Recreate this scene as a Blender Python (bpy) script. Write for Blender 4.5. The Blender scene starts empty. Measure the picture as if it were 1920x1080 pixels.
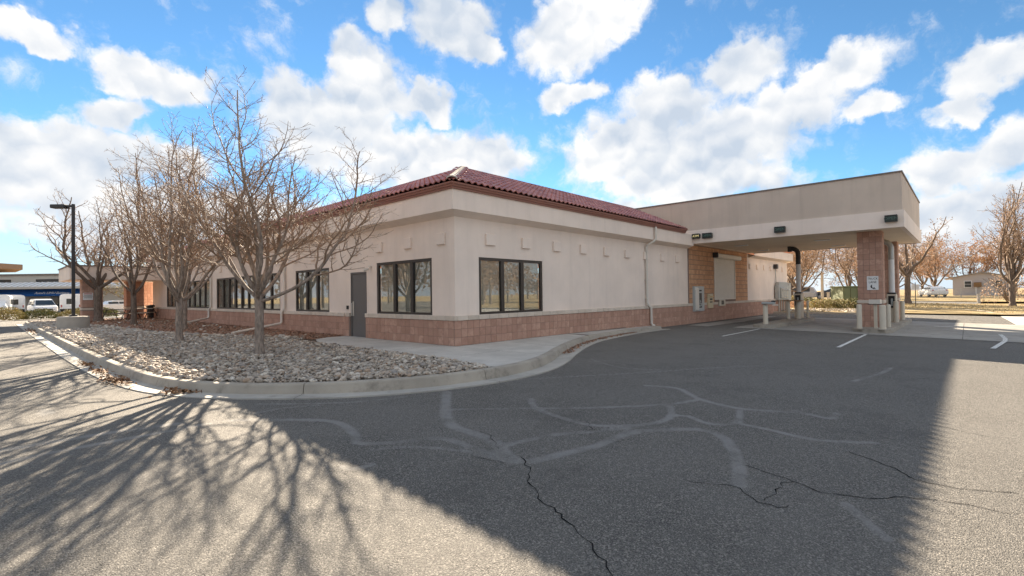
import bpy, bmesh, math, random
from mathutils import Vector, Matrix
from mathutils import noise as mnoise
random.seed(7)
R = math.radians
sc = bpy.context.scene
col = sc.collection

# ------------------------------------------------------------------ camera
cam_d = bpy.data.cameras.new('camera'); cam = bpy.data.objects.new('camera', cam_d); col.objects.link(cam)
sc.camera = cam
cam_d.sensor_width = 36; cam_d.lens = 919.127 / 1920 * 36; cam_d.clip_end = 4000; cam_d.clip_start = .05
YAW, PIT, ROL = R(42.903), R(0.756), R(-0.765)
F = Vector((math.cos(YAW) * math.cos(PIT), math.sin(YAW) * math.cos(PIT), math.sin(PIT)))
R0 = Vector((math.sin(YAW), -math.cos(YAW), 0)); U0 = R0.cross(F)
RR = math.cos(ROL) * R0 + math.sin(ROL) * U0; UU = -math.sin(ROL) * R0 + math.cos(ROL) * U0
m3 = Matrix((RR, UU, -F)).transposed()
cam.matrix_world = Matrix.Translation((-8.65, -10.14, 1.371)) @ m3.to_4x4()

# ------------------------------------------------------------------ sun, sky, exposure
SUNV = Vector((1.25, 1.99, 1.0)).normalized()          # towards the sun
SUN_EL = math.asin(SUNV.z); SUN_AZ = math.atan2(SUNV.x, SUNV.y)   # azimuth from +Y, clockwise
sd = bpy.data.lights.new('sun', 'SUN'); sd.energy = 3.15; sd.angle = R(0.45); sd.color = (1.0, .84, .64)
so = bpy.data.objects.new('sun', sd); col.objects.link(so)
so.rotation_euler = (-SUNV).to_track_quat('-Z', 'Y').to_euler(); so.location = (30, 45, 40)
sc.view_settings.view_transform = 'Standard'; sc.view_settings.look = 'None'
sc.view_settings.gamma = 1; sc.view_settings.use_curve_mapping = False
EXPO = 2.92
sc.view_settings.exposure = EXPO
SKY_STRENGTH = 0.05
CLOUD_LUM = 2.9        # relative to the sky texture's own radiance
sc.cycles.use_denoising = True
sc.cycles.max_bounces = 6; sc.cycles.transparent_max_bounces = 12
sc.cycles.sample_clamp_indirect = 6

# cumulus: azimuth (deg from +X), elevation, half width, half height in degrees
CLOUDS = [(87.0,21.0,2.5,1.1),(80.7,20.5,2.8,2.1),(78.1,19.5,3.9,2.2),(81.1,16.4,3.3,1.9),(87.3,12.1,5.2,3.1),(84.3,13.5,4.1,2.3),(86.0,10.1,8.1,3.6),(80.6,12.3,7.3,2.9),(61.3,24.9,2.7,2.4),(66.3,20.2,4.9,3.2),(58.5,21.6,6.2,4.5),(53.2,21.4,3.4,2.3),(62.0,17.6,8.5,4.5),(47.7,16.0,7.8,3.6),(52.6,14.7,11.9,4.2),(56.6,29.2,2.7,2.4),(49.4,29.2,4.9,2.7),(46.3,27.3,3.3,1.7),(36.3,28.1,6.1,3.6),(30.7,29.1,3.2,2.7),(35.1,22.7,4.0,1.7),(17.9,22.4,4.7,3.2),(24.5,20.4,6.1,3.3),(28.0,16.4,8.7,4.1),(19.6,16.1,9.4,5.0),(9.4,21.1,4.4,2.4),(6.9,17.1,3.4,1.5),(13.1,18.6,5.2,2.6),(32.2,15.0,4.7,3.6),(22.4,12.0,12.6,3.4),(-1.8,17.7,3.4,2.3),(-0.5,15.6,2.6,1.3),(-2.7,11.7,3.4,2.6),(1.0,10.6,5.5,2.3),(-1.3,7.1,6.7,3.1),
          (40,8,24,3.6),(75,7,20,4.5),(5,5,18,3.5)]
def build_world():
    w = bpy.data.worlds.new('World'); sc.world = w; w.use_nodes = True
    nt = w.node_tree; N = nt.nodes; L = nt.links; N.clear()
    def n(t, **kw):
        x = N.new(t)
        for k, v in kw.items(): setattr(x, k, v)
        return x
    def val(x, v, i): x.inputs[i].default_value = v; return x
    def mth(op, a, b=None, c=None, clamp=False):
        x = n('ShaderNodeMath', operation=op); x.use_clamp = clamp
        for i, s in enumerate((a, b, c)):
            if s is None: continue
            if isinstance(s, (int, float)): x.inputs[i].default_value = s
            else: L.new(s, x.inputs[i])
        return x.outputs[0]
    out = n('ShaderNodeOutputWorld'); bg = n('ShaderNodeBackground'); bg.inputs[1].default_value = SKY_STRENGTH
    sky = n('ShaderNodeTexSky', sky_type='NISHITA'); sky.sun_disc = False
    sky.sun_elevation = SUN_EL; sky.sun_rotation = SUN_AZ
    sky.air_density = 1.0; sky.dust_density = 0.0; sky.ozone_density = 2.5; sky.altitude = 1500
    tc = n('ShaderNodeTexCoord'); d = tc.outputs['Generated']
    def noise(vec, scale, detail, rough):
        x = n('ShaderNodeTexNoise'); x.inputs['Scale'].default_value = scale; x.inputs['Detail'].default_value = detail
        x.inputs['Roughness'].default_value = rough; L.new(vec, x.inputs['Vector']); return x
    def vm(op, a, b):
        x = n('ShaderNodeVectorMath', operation=op)
        for i, s in enumerate((a, b)):
            if isinstance(s, (tuple, list)): x.inputs[i].default_value = s
            elif isinstance(s, (int, float)): x.inputs['Scale'].default_value = s
            else: L.new(s, x.inputs[i])
        return x.outputs[0]
    n1 = noise(d, 7, 3, .55); n2 = noise(d, 26, 4, .6)
    w1 = vm('SCALE', vm('SUBTRACT', n1.outputs['Color'], (.5, .5, .5)), .11)
    w2 = vm('SCALE', vm('SUBTRACT', n2.outputs['Color'], (.5, .5, .5)), .05)
    dw = vm('ADD', vm('ADD', d, w1), w2)
    acc = None; tops = None
    for (az, el, rx, ry) in CLOUDS:
        a, e = R(az), R(el)
        mp = n('ShaderNodeMapping', vector_type='TEXTURE')
        mp.inputs['Location'].default_value = (math.cos(e) * math.cos(a), math.cos(e) * math.sin(a), math.sin(e))
        mp.inputs['Rotation'].default_value = (0, 0, a)
        mp.inputs['Scale'].default_value = (.3, R(rx) * 1.15, R(ry) * 1.15)
        L.new(dw, mp.inputs['Vector'])
        g = n('ShaderNodeTexGradient', gradient_type='SPHERICAL'); L.new(mp.outputs[0], g.inputs[0])
        if acc is None: acc = g.outputs['Fac']
        else: acc = mth('SMOOTH_MAX', acc, g.outputs['Fac'], .12)
    # cumulus goes on outside the view, cover added there to brighten the shade
    vf = n('ShaderNodeVectorMath', operation='DOT_PRODUCT'); L.new(d, vf.inputs[0]); vf.inputs[1].default_value = tuple(F)
    om = n('ShaderNodeMapRange', interpolation_type='SMOOTHSTEP'); L.new(vf.outputs['Value'], om.inputs[0])
    om.inputs[1].default_value = .64; om.inputs[2].default_value = .42
    gn = noise(dw, 2.6, 3, .5)
    gen = mth('MULTIPLY', mth('MULTIPLY', mth('SUBTRACT', gn.outputs['Fac'], .36), 3.2), om.outputs[0])
    acc = mth('MAXIMUM', acc, gen)
    # puffs break up the outline
    def puff(vec):
        x = n('ShaderNodeTexVoronoi', feature='F1'); x.inputs['Scale'].default_value = 12
        x.inputs['Detail'].default_value = 1.0; x.inputs['Roughness'].default_value = .55; x.inputs['Lacunarity'].default_value = 2.3
        x.normalize = True; L.new(vec, x.inputs['Vector']); return x.outputs['Distance']
    wv = vm('ADD', d, vm('SCALE', vm('SUBTRACT', n2.outputs['Color'], (.5, .5, .5)), .03))
    p0 = puff(wv); p1 = puff(vm('ADD', wv, (SUNV.x * .004, SUNV.y * .004, .016)))
    nf = noise(dw, 30, 5, .66)
    dens = mth('ADD', acc, mth('MULTIPLY', mth('SUBTRACT', nf.outputs['Fac'], .5), .50))
    dens = mth('ADD', dens, mth('MULTIPLY', mth('SUBTRACT', .33, p0), .75))
    mr = n('ShaderNodeMapRange', interpolation_type='SMOOTHSTEP'); L.new(dens, mr.inputs[0])
    mr.inputs[1].default_value = .11; mr.inputs[2].default_value = .50
    ng = noise(d, 4.5, 3, .5)
    sh = mth('ADD', .58, mth('MULTIPLY', mth('SUBTRACT', p1, p0), 3.2))
    sh = mth('ADD', sh, mth('MULTIPLY', mth('SUBTRACT', ng.outputs['Fac'], .5), 2.4))
    sh = mth('SUBTRACT', sh, mth('MULTIPLY', mth('SUBTRACT', dens, .5), .30))
    sh = mth('ADD', sh, 0.0, clamp=True)
    cr = n('ShaderNodeMix', data_type='RGBA'); L.new(sh, cr.inputs[0])
    k = CLOUD_LUM
    cr.inputs[6].default_value = (.55 * k, .63 * k, .74 * k, 1); cr.inputs[7].default_value = (1.0 * k, .985 * k, .965 * k, 1)
    tint = n('ShaderNodeMix', data_type='RGBA', blend_type='MULTIPLY'); tint.inputs[0].default_value = 1
    L.new(sky.outputs[0], tint.inputs[6]); tint.inputs[7].default_value = SKY_TINT
    sx = n('ShaderNodeSeparateXYZ'); L.new(d, sx.inputs[0])          # pale air low down, all round
    hz = n('ShaderNodeMapRange', interpolation_type='SMOOTHSTEP'); L.new(sx.outputs['Z'], hz.inputs[0])
    hz.inputs[1].default_value = .17; hz.inputs[2].default_value = -.01
    hm = n('ShaderNodeMix', data_type='RGBA'); L.new(hz.outputs[0], hm.inputs[0]); L.new(tint.outputs[2], hm.inputs[6])
    hm.inputs[7].default_value = (.70 * k, .80 * k, .90 * k, 1)
    mx = n('ShaderNodeMix', data_type='RGBA'); L.new(mr.outputs[0], mx.inputs[0])
    L.new(hm.outputs[2], mx.inputs[6]); L.new(cr.outputs[2], mx.inputs[7])
    L.new(mx.outputs[2], bg.inputs[0]); L.new(bg.outputs[0], out.inputs[0])
SKY_TINT = (.32, .45, .48, 1)
build_world()

# ------------------------------------------------------------------ helpers
def gz(x, y):
    return (-.15 + .02 * min(0, max(y, -12) + 2) - .004 * min(max(x - 4, 0), 14) + .012 * max(0, min(x - 34, 70)))

class MB:
    def __init__(s): s.v = []; s.f = []; s.c = None
    def quad(s, a, b, c, d):
        i = len(s.v); s.v += [tuple(a), tuple(b), tuple(c), tuple(d)]; s.f.append((i, i+1, i+2, i+3)); return s
    def poly(s, pts):
        i = len(s.v); s.v += [tuple(p) for p in pts]; s.f.append(tuple(range(i, i+len(pts)))); return s
    def box(s, x0, y0, z0, x1, y1, z1):
        x0, x1 = min(x0, x1), max(x0, x1); y0, y1 = min(y0, y1), max(y0, y1); z0, z1 = min(z0, z1), max(z0, z1)
        i = len(s.v)
        s.v += [(x0,y0,z0),(x1,y0,z0),(x1,y1,z0),(x0,y1,z0),(x0,y0,z1),(x1,y0,z1),(x1,y1,z1),(x0,y1,z1)]
        s.f += [(i,i+3,i+2,i+1),(i+4,i+5,i+6,i+7),(i,i+1,i+5,i+4),(i+1,i+2,i+6,i+5),(i+2,i+3,i+7,i+6),(i+3,i,i+4,i+7)]
        return s
    def cbox(s, x0, y0, z0, x1, y1, z1, b=.01):
        """box with chamfered edges (convex hull of inset corners)"""
        bm = bmesh.new()
        for x in (x0, x1):
            for y in (y0, y1):
                for z in (z0, z1):
                    sx = b if x == x0 else -b; sy = b if y == y0 else -b; sz = b if z == z0 else -b
                    bm.verts.new((x+sx, y+sy, z)); bm.verts.new((x+sx, y, z+sz)); bm.verts.new((x, y+sy, z+sz))
        bmesh.ops.convex_hull(bm, input=bm.verts)
        bmesh.ops.dissolve_limit(bm, angle_limit=.01, verts=bm.verts, edges=bm.edges)
        s.add_bm(bm); bm.free(); return s
    def add_bm(s, bm, M=None):
        i = len(s.v); bm.verts.index_update()
        for v in bm.verts: s.v.append(tuple(M @ v.co) if M else tuple(v.co))
        for f in bm.faces: s.f.append(tuple(i + v.index for v in f.verts))
    def prism(s, prof, M, a, b):
        """prof: (u,w) list; extruded from a to b; M maps (t,u,w)->xyz"""
        n = len(prof); i = len(s.v)
        for t in (a, b):
            for (u, w) in prof: s.v.append(tuple(M(t, u, w)))
        for k in range(n): s.f.append((i+k, i+(k+1) % n, i+n+(k+1) % n, i+n+k))
        s.f.append(tuple(range(i+n-1, i-1, -1))); s.f.append(tuple(range(i+n, i+2*n))); return s
    def tube(s, pts, rad, n=8, cap=True):
        pts = [Vector(p) for p in pts]
        if not isinstance(rad, (list, tuple)): rad = [rad] * len(pts)
        i = len(s.v); m = len(pts); x = None
        for k, p in enumerate(pts):
            t = (pts[min(k+1, m-1)] - pts[max(k-1, 0)])
            if t.length < 1e-9: t = Vector((0, 0, 1))
            t.normalize()
            if x is None:
                x = t.orthogonal().normalized()
            else:
                x = x - t * x.dot(t)
                if x.length < 1e-6: x = t.orthogonal()
                x.normalize()
            y = t.cross(x)
            for j in range(n):
                a = 2 * math.pi * j / n
                s.v.append(tuple(p + (x * math.cos(a) + y * math.sin(a)) * rad[k]))
        for k in range(m-1):
            for j in range(n):
                s.f.append((i+k*n+j, i+k*n+(j+1) % n, i+(k+1)*n+(j+1) % n, i+(k+1)*n+j))
        if cap:
            s.f.append(tuple(i+j for j in range(n-1, -1, -1))); s.f.append(tuple(i+(m-1)*n+j for j in range(n)))
        return s
    def lathe(s, prof, c=(0, 0, 0), n=20):
        """prof: (r,z) bottom to top"""
        return s.tube([(c[0], c[1], c[2]+z) for r, z in prof], [max(r, .0005) for r, z in prof], n)
    def build(s, name, mat, parent=None, smooth=False, base=None, kind=None):
        me = bpy.data.meshes.new(name); me.from_pydata(s.v, [], s.f); me.materials.append(mat)
        if s.c is not None:
            at = me.attributes.new('rnd', 'FLOAT', 'FACE'); at.data.foreach_set('value', s.c)
        if smooth: me.polygons.foreach_set('use_smooth', [True] * len(me.polygons))
        me.update()
        o = bpy.data.objects.new(name, me); col.objects.link(o)
        attach(o, parent)
        if kind: o['kind'] = kind
        return o

def attach(o, parent):
    if parent is None: return
    o.parent = parent
    if parent.get('_wl') is not None:
        o.matrix_parent_inverse = Matrix.Translation(-Vector(parent.location))

def thing(name, label, cat, loc=(0, 0, 0), rz=0, group=None, world=False):
    o = bpy.data.objects.new(name, None); col.objects.link(o); o.empty_display_size = .2
    o.location = loc; o.rotation_euler = (0, 0, rz); tag(o, label, cat, group)
    if world: o['_wl'] = 1
    return o
def tag(o, label, cat, group=None):
    o['label'] = label; o['category'] = cat
    if group: o['group'] = group
    return o
def struct(o): o['kind'] = 'structure'; return o
def dup(root, loc, rz=0, label=None, scale=None):
    r = root.copy(); col.objects.link(r); r.location = loc; r.rotation_euler = (0, 0, rz)
    if scale: r.scale = (scale,) * 3
    if label: r['label'] = label
    for ch in list(root.children):
        c = ch.copy(); col.objects.link(c); c.parent = r
        for g in list(ch.children):
            e = g.copy(); col.objects.link(e); e.parent = c
    return r
def piece(name, mesh, loc, parent, rot=None):
    o = bpy.data.objects.new(name, mesh); col.objects.link(o); o.location = loc
    if rot: o.rotation_euler = rot
    attach(o, parent); return o
def smooth_sides(o, ang=40):
    me = o.data; me.polygons.foreach_set('use_smooth', [True] * len(me.polygons))
    bm = bmesh.new(); bm.from_mesh(me)
    for e in bm.edges:
        if len(e.link_faces) == 2 and e.calc_face_angle(0) > R(ang): e.smooth = False
    bm.to_mesh(me); bm.free(); return o

# ------------------------------------------------------------------ materials
def srgb(r, g, b):
    f = lambda c: ((c/255 + .055) / 1.055) ** 2.4 if c/255 > .04045 else c/255/12.92
    return (f(r), f(g), f(b), 1)
class NT:
    def __init__(s, name):
        s.m = bpy.data.materials.new(name); s.m.use_nodes = True; s.t = s.m.node_tree; s.N = s.t.nodes; s.L = s.t.links
        s.b = s.N['Principled BSDF']; s.geo = s.N.new('ShaderNodeNewGeometry'); s.pos = s.geo.outputs['Position']
    def n(s, t, **kw):
        x = s.N.new(t)
        for k, v in kw.items(): setattr(x, k, v)
        return x
    def noise(s, scale, detail=4, rough=.55, vec=None, dist=0):
        x = s.n('ShaderNodeTexNoise'); x.inputs['Scale'].default_value = scale; x.inputs['Detail'].default_value = detail
        x.inputs['Roughness'].default_value = rough; x.inputs['Distortion'].default_value = dist
        s.L.new(vec or s.pos, x.inputs['Vector']); return x.outputs['Fac']
    def ramp(s, f, a, b):
        x = s.n('ShaderNodeMapRange', interpolation_type='SMOOTHSTEP'); s.L.new(f, x.inputs[0])
        x.inputs[1].default_value = a; x.inputs[2].default_value = b; return x.outputs[0]
    def mix(s, f, a, b, mode='MIX'):
        x = s.n('ShaderNodeMix', data_type='RGBA', blend_type=mode)
        if isinstance(f, (int, float)): x.inputs[0].default_value = f
        else: s.L.new(f, x.inputs[0])
        for i, c in ((6, a), (7, b)):
            if isinstance(c, tuple): x.inputs[i].default_value = c if len(c) == 4 else c + (1,)
            else: s.L.new(c, x.inputs[i])
        return x.outputs[2]
    def math(s, op, a, b, clamp=False):
        x = s.n('ShaderNodeMath', operation=op); x.use_clamp = clamp
        for i, v in enumerate((a, b)):
            if isinstance(v, (int, float)): x.inputs[i].default_value = v
            else: s.L.new(v, x.inputs[i])
        return x.outputs[0]
    def bump(s, h, st=.3, d=.02):
        x = s.n('ShaderNodeBump'); x.inputs['Strength'].default_value = st; x.inputs['Distance'].default_value = d
        s.L.new(h, x.inputs['Height']); s.L.new(x.outputs[0], s.b.inputs['Normal'])
    def base(s, c):
        if isinstance(c, tuple): s.b.inputs['Base Color'].default_value = c if len(c) == 4 else c + (1,)
        else: s.L.new(c, s.b.inputs['Base Color'])
        return s
    def rs(s, r, sp=.4, met=0):
        s.b.inputs['Roughness'].default_value = r; s.b.inputs['Specular IOR Level'].default_value = sp
        s.b.inputs['Metallic'].default_value = met; return s
    def rnd(s):
        """0..1 per piece: object random plus a per-face attribute on merged pieces"""
        oi = s.n('ShaderNodeObjectInfo'); at = s.n('ShaderNodeAttribute'); at.attribute_name = 'rnd'
        return s.math('FRACT', s.math('ADD', oi.outputs['Random'], at.outputs['Fac']), 0)

def plain(name, c, rough=.6, sp=.4, var=.12, scale=3, met=0, bump=0, bscale=60):
    t = NT(name); c = tuple(c[:3])
    d = tuple(x * (1 - var) for x in c); e = tuple(min(1, x * (1 + var)) for x in c)
    t.base(t.mix(t.noise(scale, 5), d, e)).rs(rough, sp, met)
    if bump: t.bump(t.noise(bscale, 3), bump, .01)
    return t.m

def stucco(name, c, streak=.1):
    t = NT(name)
    big = t.ramp(t.noise(.7, 5, .6), .3, .75)
    mp = t.n('ShaderNodeMapping'); mp.inputs['Scale'].default_value = (2.2, 2.2, .18); t.L.new(t.pos, mp.inputs[0])
    st = t.ramp(t.noise(1.6, 4, .6, mp.outputs[0]), .45, .8)
    c1 = t.mix(big, tuple(x * .93 for x in c), tuple(min(1, x * 1.05) for x in c))
    c2 = t.mix(t.math('MULTIPLY', st, streak), c1, tuple(x * .6 for x in c))
    fine = t.noise(90, 3, .6)
    c3 = t.mix(t.math('MULTIPLY', fine, .14), c2, tuple(x * .55 for x in c))
    t.base(c3).rs(.92, .2); t.bump(t.noise(110, 3, .65), .35, .006)
    return t.m
M = {}
M['stucco'] = stucco('stucco', (.86, .745, .66), .2)
M['stucco_tan'] = stucco('stucco_tan', (.61, .515, .435), .3)
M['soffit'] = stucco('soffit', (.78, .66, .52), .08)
def cmu(name='cmu', k=(1, 1, 1)):
    t = NT(name); r = t.rnd()
    a = t.mix(r, (.36, .215, .158), (.56, .36, .275))
    b = t.mix(t.ramp(t.noise(9, 5, .65), .35, .7), a, t.mix(r, (.46, .27, .21), (.40, .235, .18)))
    sp = t.ramp(t.noise(160, 2, .7), .58, .72)
    c = t.mix(t.math('MULTIPLY', sp, .35), b, (.60, .45, .38))
    dk = t.ramp(t.noise(1.3, 4, .6), .5, .8)
    c = t.mix(1.0, c, k, 'MULTIPLY'); t.base(t.mix(t.math('MULTIPLY', dk, .25), c, (.22, .14, .11))).rs(.9, .25)
    t.bump(t.noise(120, 3, .7), .5, .008); return t.m
M['cmu'] = cmu()
M['cmu_bounce'] = cmu('cmu_bounce', (1.22, 1.16, .92))  # same block, warm bounce light under the canopy put into its colour
def sillstone():
    t = NT('sill_stone'); r = t.rnd()
    a = t.mix(r, (.58, .50, .42), (.70, .61, .52))
    t.base(t.mix(t.math('MULTIPLY', t.ramp(t.noise(5, 5, .6), .4, .8), .35), a, (.36, .30, .25))).rs(.85, .3)
    t.bump(t.noise(90, 3), .3, .006); return t.m
M['sill'] = sillstone()
M['mortar'] = plain('mortar', (.24, .175, .145), .95, .2)
def tile_mat():
    t = NT('clay_tile'); r = t.rnd()
    a = t.mix(r, (.26, .085, .075), (.50, .205, .17))
    b = t.mix(t.ramp(t.noise(4, 5, .6), .45, .8), a, (.40, .22, .18))
    t.base(b).rs(.42, .5); t.bump(t.noise(70, 3), .2, .006); return t.m
M['tile'] = tile_mat()
M['ridge'] = plain('hip_tile_pale', (.56, .50, .45), .8, .3, .25, 8)
M['gutter'] = plain('gutter_red_brown', (.27, .11, .08), .45, .5, .15, 2)
M['bronze'] = plain('dark_bronze', (.032, .025, .021), .4, .5, .2)
M['blind'] = plain('window_blind', (.60, .60, .58), .8, .2, .05, 1.5)
M['white_metal'] = plain('white_paint_metal', (.66, .62, .56), .45, .4, .08)
M['door'] = plain('door_grey', (.13, .122, .118), .5, .4, .08)
M['steel'] = plain('steel', (.55, .55, .54), .3, .5, .05, 3, .9)
M['black'] = plain('black_plastic', (.012, .012, .013), .45, .4)
M['brass'] = plain('brass', (.62, .40, .16), .35, .5, .1, 6, .8)
M['cream'] = plain('cream_paint', (.60, .545, .45), .55, .35, .1, 4)
M['cream2'] = plain('cream_metal', (.58, .49, .33), .5, .35, .12, 7)
M['grey_box'] = plain('grey_cabinet', (.36, .38, .38), .5, .4, .08)
M['conduit'] = plain('conduit', (.42, .42, .40), .4, .5, .1, 4, .4)
M['copper'] = plain('cap_flashing', (.17, .135, .115), .5, .4, .15)
M['sign_white'] = plain('sign_white', (.74, .74, .74), .5, .35, .04)
M['sign_black'] = plain('sign_black', (.015, .015, .017), .5, .3)
M['sign_red'] = plain('sign_red', (.45, .05, .04), .5, .3)
M['sign_green'] = plain('sign_housing_green', (.016, .026, .022), .4, .4)
M['letter_dim'] = plain('letter_dim', (.10, .17, .15), .5, .3)
M['transformer'] = plain('transformer_green', (.14, .16, .085), .6, .35, .15, 2)
M['picnic'] = plain('picnic_wood', (.42, .38, .33), .8, .2, .2, 4)
M['dark_metal'] = plain('dark_metal', (.03, .03, .032), .45, .4)
M['car_white'] = plain('car_white', (.78, .79, .80), .22, .5, .03)
M['car_glass'] = plain('car_glass', (.03, .04, .045), .08, .6, .05)
M['car_dark'] = plain('car_dark', (.05, .06, .075), .25, .5, .05)
M['car_silver'] = plain('car_silver', (.42, .43, .44), .28, .5, .05)
M['tyre'] = plain('tyre', (.02, .02, .02), .85, .2)
M['lamp_red'] = plain('lamp_red', (.4, .02, .02), .3, .5)
M['concrete_block'] = plain('cast_concrete', (.40, .37, .33), .9, .2, .2, 3, 0, .3)
M['awning'] = plain('awning_blue', (.012, .085, .28), .75, .2, .08)
M['house_wall'] = plain('house_siding', (.50, .46, .45), .8, .25, .06)
M['house_roof'] = plain('house_roof', (.34, .31, .29), .9, .2, .12)
M['brown_box'] = plain('brown_box', (.22, .13, .06), .7, .3)
M['far_wall'] = plain('far_wall', (.50, .47, .42), .85, .2, .08)
M['far_brown'] = plain('far_brown', (.24, .17, .125), .85, .2, .08)
M['wood_board'] = plain('wood_board', (.28, .19, .12), .8, .2, .2)
def emit(name, c, s):
    t = NT(name); t.base(c); t.b.inputs['Emission Color'].default_value = c + (1,); t.b.inputs['Emission Strength'].default_value = s; return t.m
M['letter_lit'] = emit('letter_lit', (.85, .72, .35), .08)
def glass():
    m = bpy.data.materials.new('window_glass'); m.use_nodes = True; t = m.node_tree; N = t.nodes; N.clear()
    o = N.new('ShaderNodeOutputMaterial'); mx = N.new('ShaderNodeMixShader'); tr = N.new('ShaderNodeBsdfTransparent')
    gl = N.new('ShaderNodeBsdfGlossy'); gl.inputs['Roughness'].default_value = .02; gl.inputs['Color'].default_value = (.9, .9, .9, 1)
    tr.inputs['Color'].default_value = (.83, .85, .83, 1)
    lf = N.new('ShaderNodeLayerWeight'); lp = N.new('ShaderNodeMath'); lp.operation = 'POWER'; lp.inputs[1].default_value = 4.0
    lw = N.new('ShaderNodeMath'); lw.operation = 'MULTIPLY_ADD'; lw.inputs[1].default_value = .85; lw.inputs[2].default_value = .12
    t.links.new(lf.outputs['Facing'], lp.inputs[0]); t.links.new(lp.outputs[0], lw.inputs[0])
    nz = N.new('ShaderNodeTexNoise'); nz.inputs['Scale'].default_value = 1.1; bp = N.new('ShaderNodeBump'); bp.inputs['Strength'].default_value = .04
    g = N.new('ShaderNodeNewGeometry'); t.links.new(g.outputs['Position'], nz.inputs['Vector']); t.links.new(nz.outputs['Fac'], bp.inputs['Height'])
    t.links.new(bp.outputs[0], gl.inputs['Normal'])
    t.links.new(lw.outputs[0], mx.inputs[0]); t.links.new(tr.outputs[0], mx.inputs[1]); t.links.new(gl.outputs[0], mx.inputs[2])
    t.links.new(mx.outputs[0], o.inputs[0]); return m
M['glass'] = glass()
def concrete(name, c, dirt=.35):
    t = NT(name)
    a = t.mix(t.ramp(t.noise(.9, 6, .62), .3, .7), tuple(x * .82 for x in c), tuple(x * 1.08 for x in c))
    b = t.mix(t.math('MULTIPLY', t.ramp(t.noise(3.1, 6, .65), .5, .78), dirt), a, tuple(x * .45 for x in c))
    d = t.mix(t.math('MULTIPLY', t.ramp(t.noise(130, 2, .7), .5, .75), .25), b, tuple(x * .5 for x in c))
    t.base(d).rs(.88, .25); t.bump(t.noise(85, 4, .65), .3, .006); return t.m
M['concrete'] = concrete('concrete', (.52, .50, .465), .25)
M['kerb'] = concrete('kerb_concrete', (.38, .345, .295), .8)
M['gutter_pan'] = concrete('gutter_concrete', (.42, .40, .365), .5)
M['pad'] = concrete('pad_concrete', (.34, .325, .30), .7)
def asphalt():
    t = NT('asphalt')
    fine = t.noise(95, 3, .75)
    vo = t.n('ShaderNodeTexVoronoi'); vo.inputs['Scale'].default_value = 100; t.L.new(t.pos, vo.inputs['Vector'])
    chip = t.ramp(vo.outputs['Color'], .66, .86)
    a = t.mix(t.ramp(fine, .36, .64), (.045, .043, .0405), (.19, .181, .166))
    a = t.mix(t.math('MULTIPLY', chip, .5), a, (.42, .39, .35))
    big = t.ramp(t.noise(.55, 5, .6), .35, .7)
    a = t.mix(t.math('MULTIPLY', big, .22), a, (.22, .21, .195))
    dk = t.ramp(t.noise(.9, 6, .7), .52, .78)
    a = t.mix(t.math('MULTIPLY', dk, .5), a, (.07, .067, .063))
    at = t.n('ShaderNodeAttribute'); at.attribute_name = 'band'
    bn = t.math('ADD', at.outputs['Fac'], t.math('MULTIPLY', t.math('SUBTRACT', t.noise(9, 5, .65), .5), .55))
    bm = t.ramp(bn, .35, .75)
    patch = t.math('MULTIPLY', bm, t.ramp(t.noise(2.3, 5, .65), .28, .62))
    a = t.mix(t.math('MULTIPLY', patch, .85), a, t.mix(fine, (.19, .186, .18), (.30, .294, .284)))
    t.base(a).rs(.88, .3)
    h = t.math('ADD', t.math('MULTIPLY', fine, 1), t.math('MULTIPLY', vo.outputs['Distance'], -.6))
    t.bump(h, .9, .011); return t.m
M['asphalt'] = asphalt()
M['crack'] = plain('crack_dark', (.012, .012, .013), .95, .1)
M['paint'] = None
def paint():
    t = NT('road_paint'); w = t.ramp(t.noise(26, 5, .7), .36, .52)
    t.base(t.mix(w, (.2, .2, .195), (.72, .72, .70))).rs(.8, .3); t.bump(t.noise(90, 3), .4, .005); return t.m
M['paint'] = paint()
def stone_mat(name, cols, sc=7):
    t = NT(name); r = t.rnd()
    cr = t.n('ShaderNodeValToRGB'); t.L.new(r, cr.inputs[0]); e = cr.color_ramp.elements
    while len(e) < len(cols): e.new(.5)
    for i, c in enumerate(cols): e[i].position = i / (len(cols) - 1); e[i].color = c + (1,)
    t.base(t.mix(t.ramp(t.noise(sc * 4, 4, .6), .35, .7), cr.outputs[0], t.mix(.5, cr.outputs[0], (.12, .11, .10)))).rs(.8, .35); return t.m
M['stone'] = stone_mat('river_stone', [(.20, .17, .14), (.45, .39, .33), (.41, .30, .215), (.60, .54, .47), (.30, .275, .255), (.51, .43, .34), (.76, .71, .63)])
M['mulch'] = stone_mat('mulch', [(.20, .11, .075), (.34, .18, .11), (.42, .24, .15), (.27, .17, .12), (.38, .18, .09)], 12)
M['leaf_litter'] = stone_mat('leaf_litter', [(.23, .10, .035), (.30, .15, .06), (.17, .08, .035), (.33, .19, .09), (.12, .06, .03)], 12)
M['soil'] = plain('soil', (.13, .10, .08), .95, .1, .3, 5)
def grass_ground():
    t = NT('dry_grass')
    a = t.mix(t.ramp(t.noise(.35, 6, .65), .3, .7), (.30, .225, .12), (.42, .33, .185))
    b = t.mix(t.math('MULTIPLY', t.ramp(t.noise(3, 5, .7), .5, .75), .5), a, (.19, .16, .075))
    t.base(b).rs(.95, .1); t.bump(t.noise(30, 4, .7), .6, .03); return t.m
M['grass'] = grass_ground()
def bark(name, a, b):
    t = NT(name)
    mp = t.n('ShaderNodeMapping'); mp.inputs['Scale'].default_value = (9, 9, 2.2); t.L.new(t.pos, mp.inputs[0])
    f = t.noise(2.2, 5, .65, mp.outputs[0])
    t.base(t.mix(t.ramp(f, .3, .7), a, b)).rs(.85, .25); t.bump(f, .6, .02); return t.m
M['bark'] = bark('bark', (.16, .13, .11), (.36, .30, .255))
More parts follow.
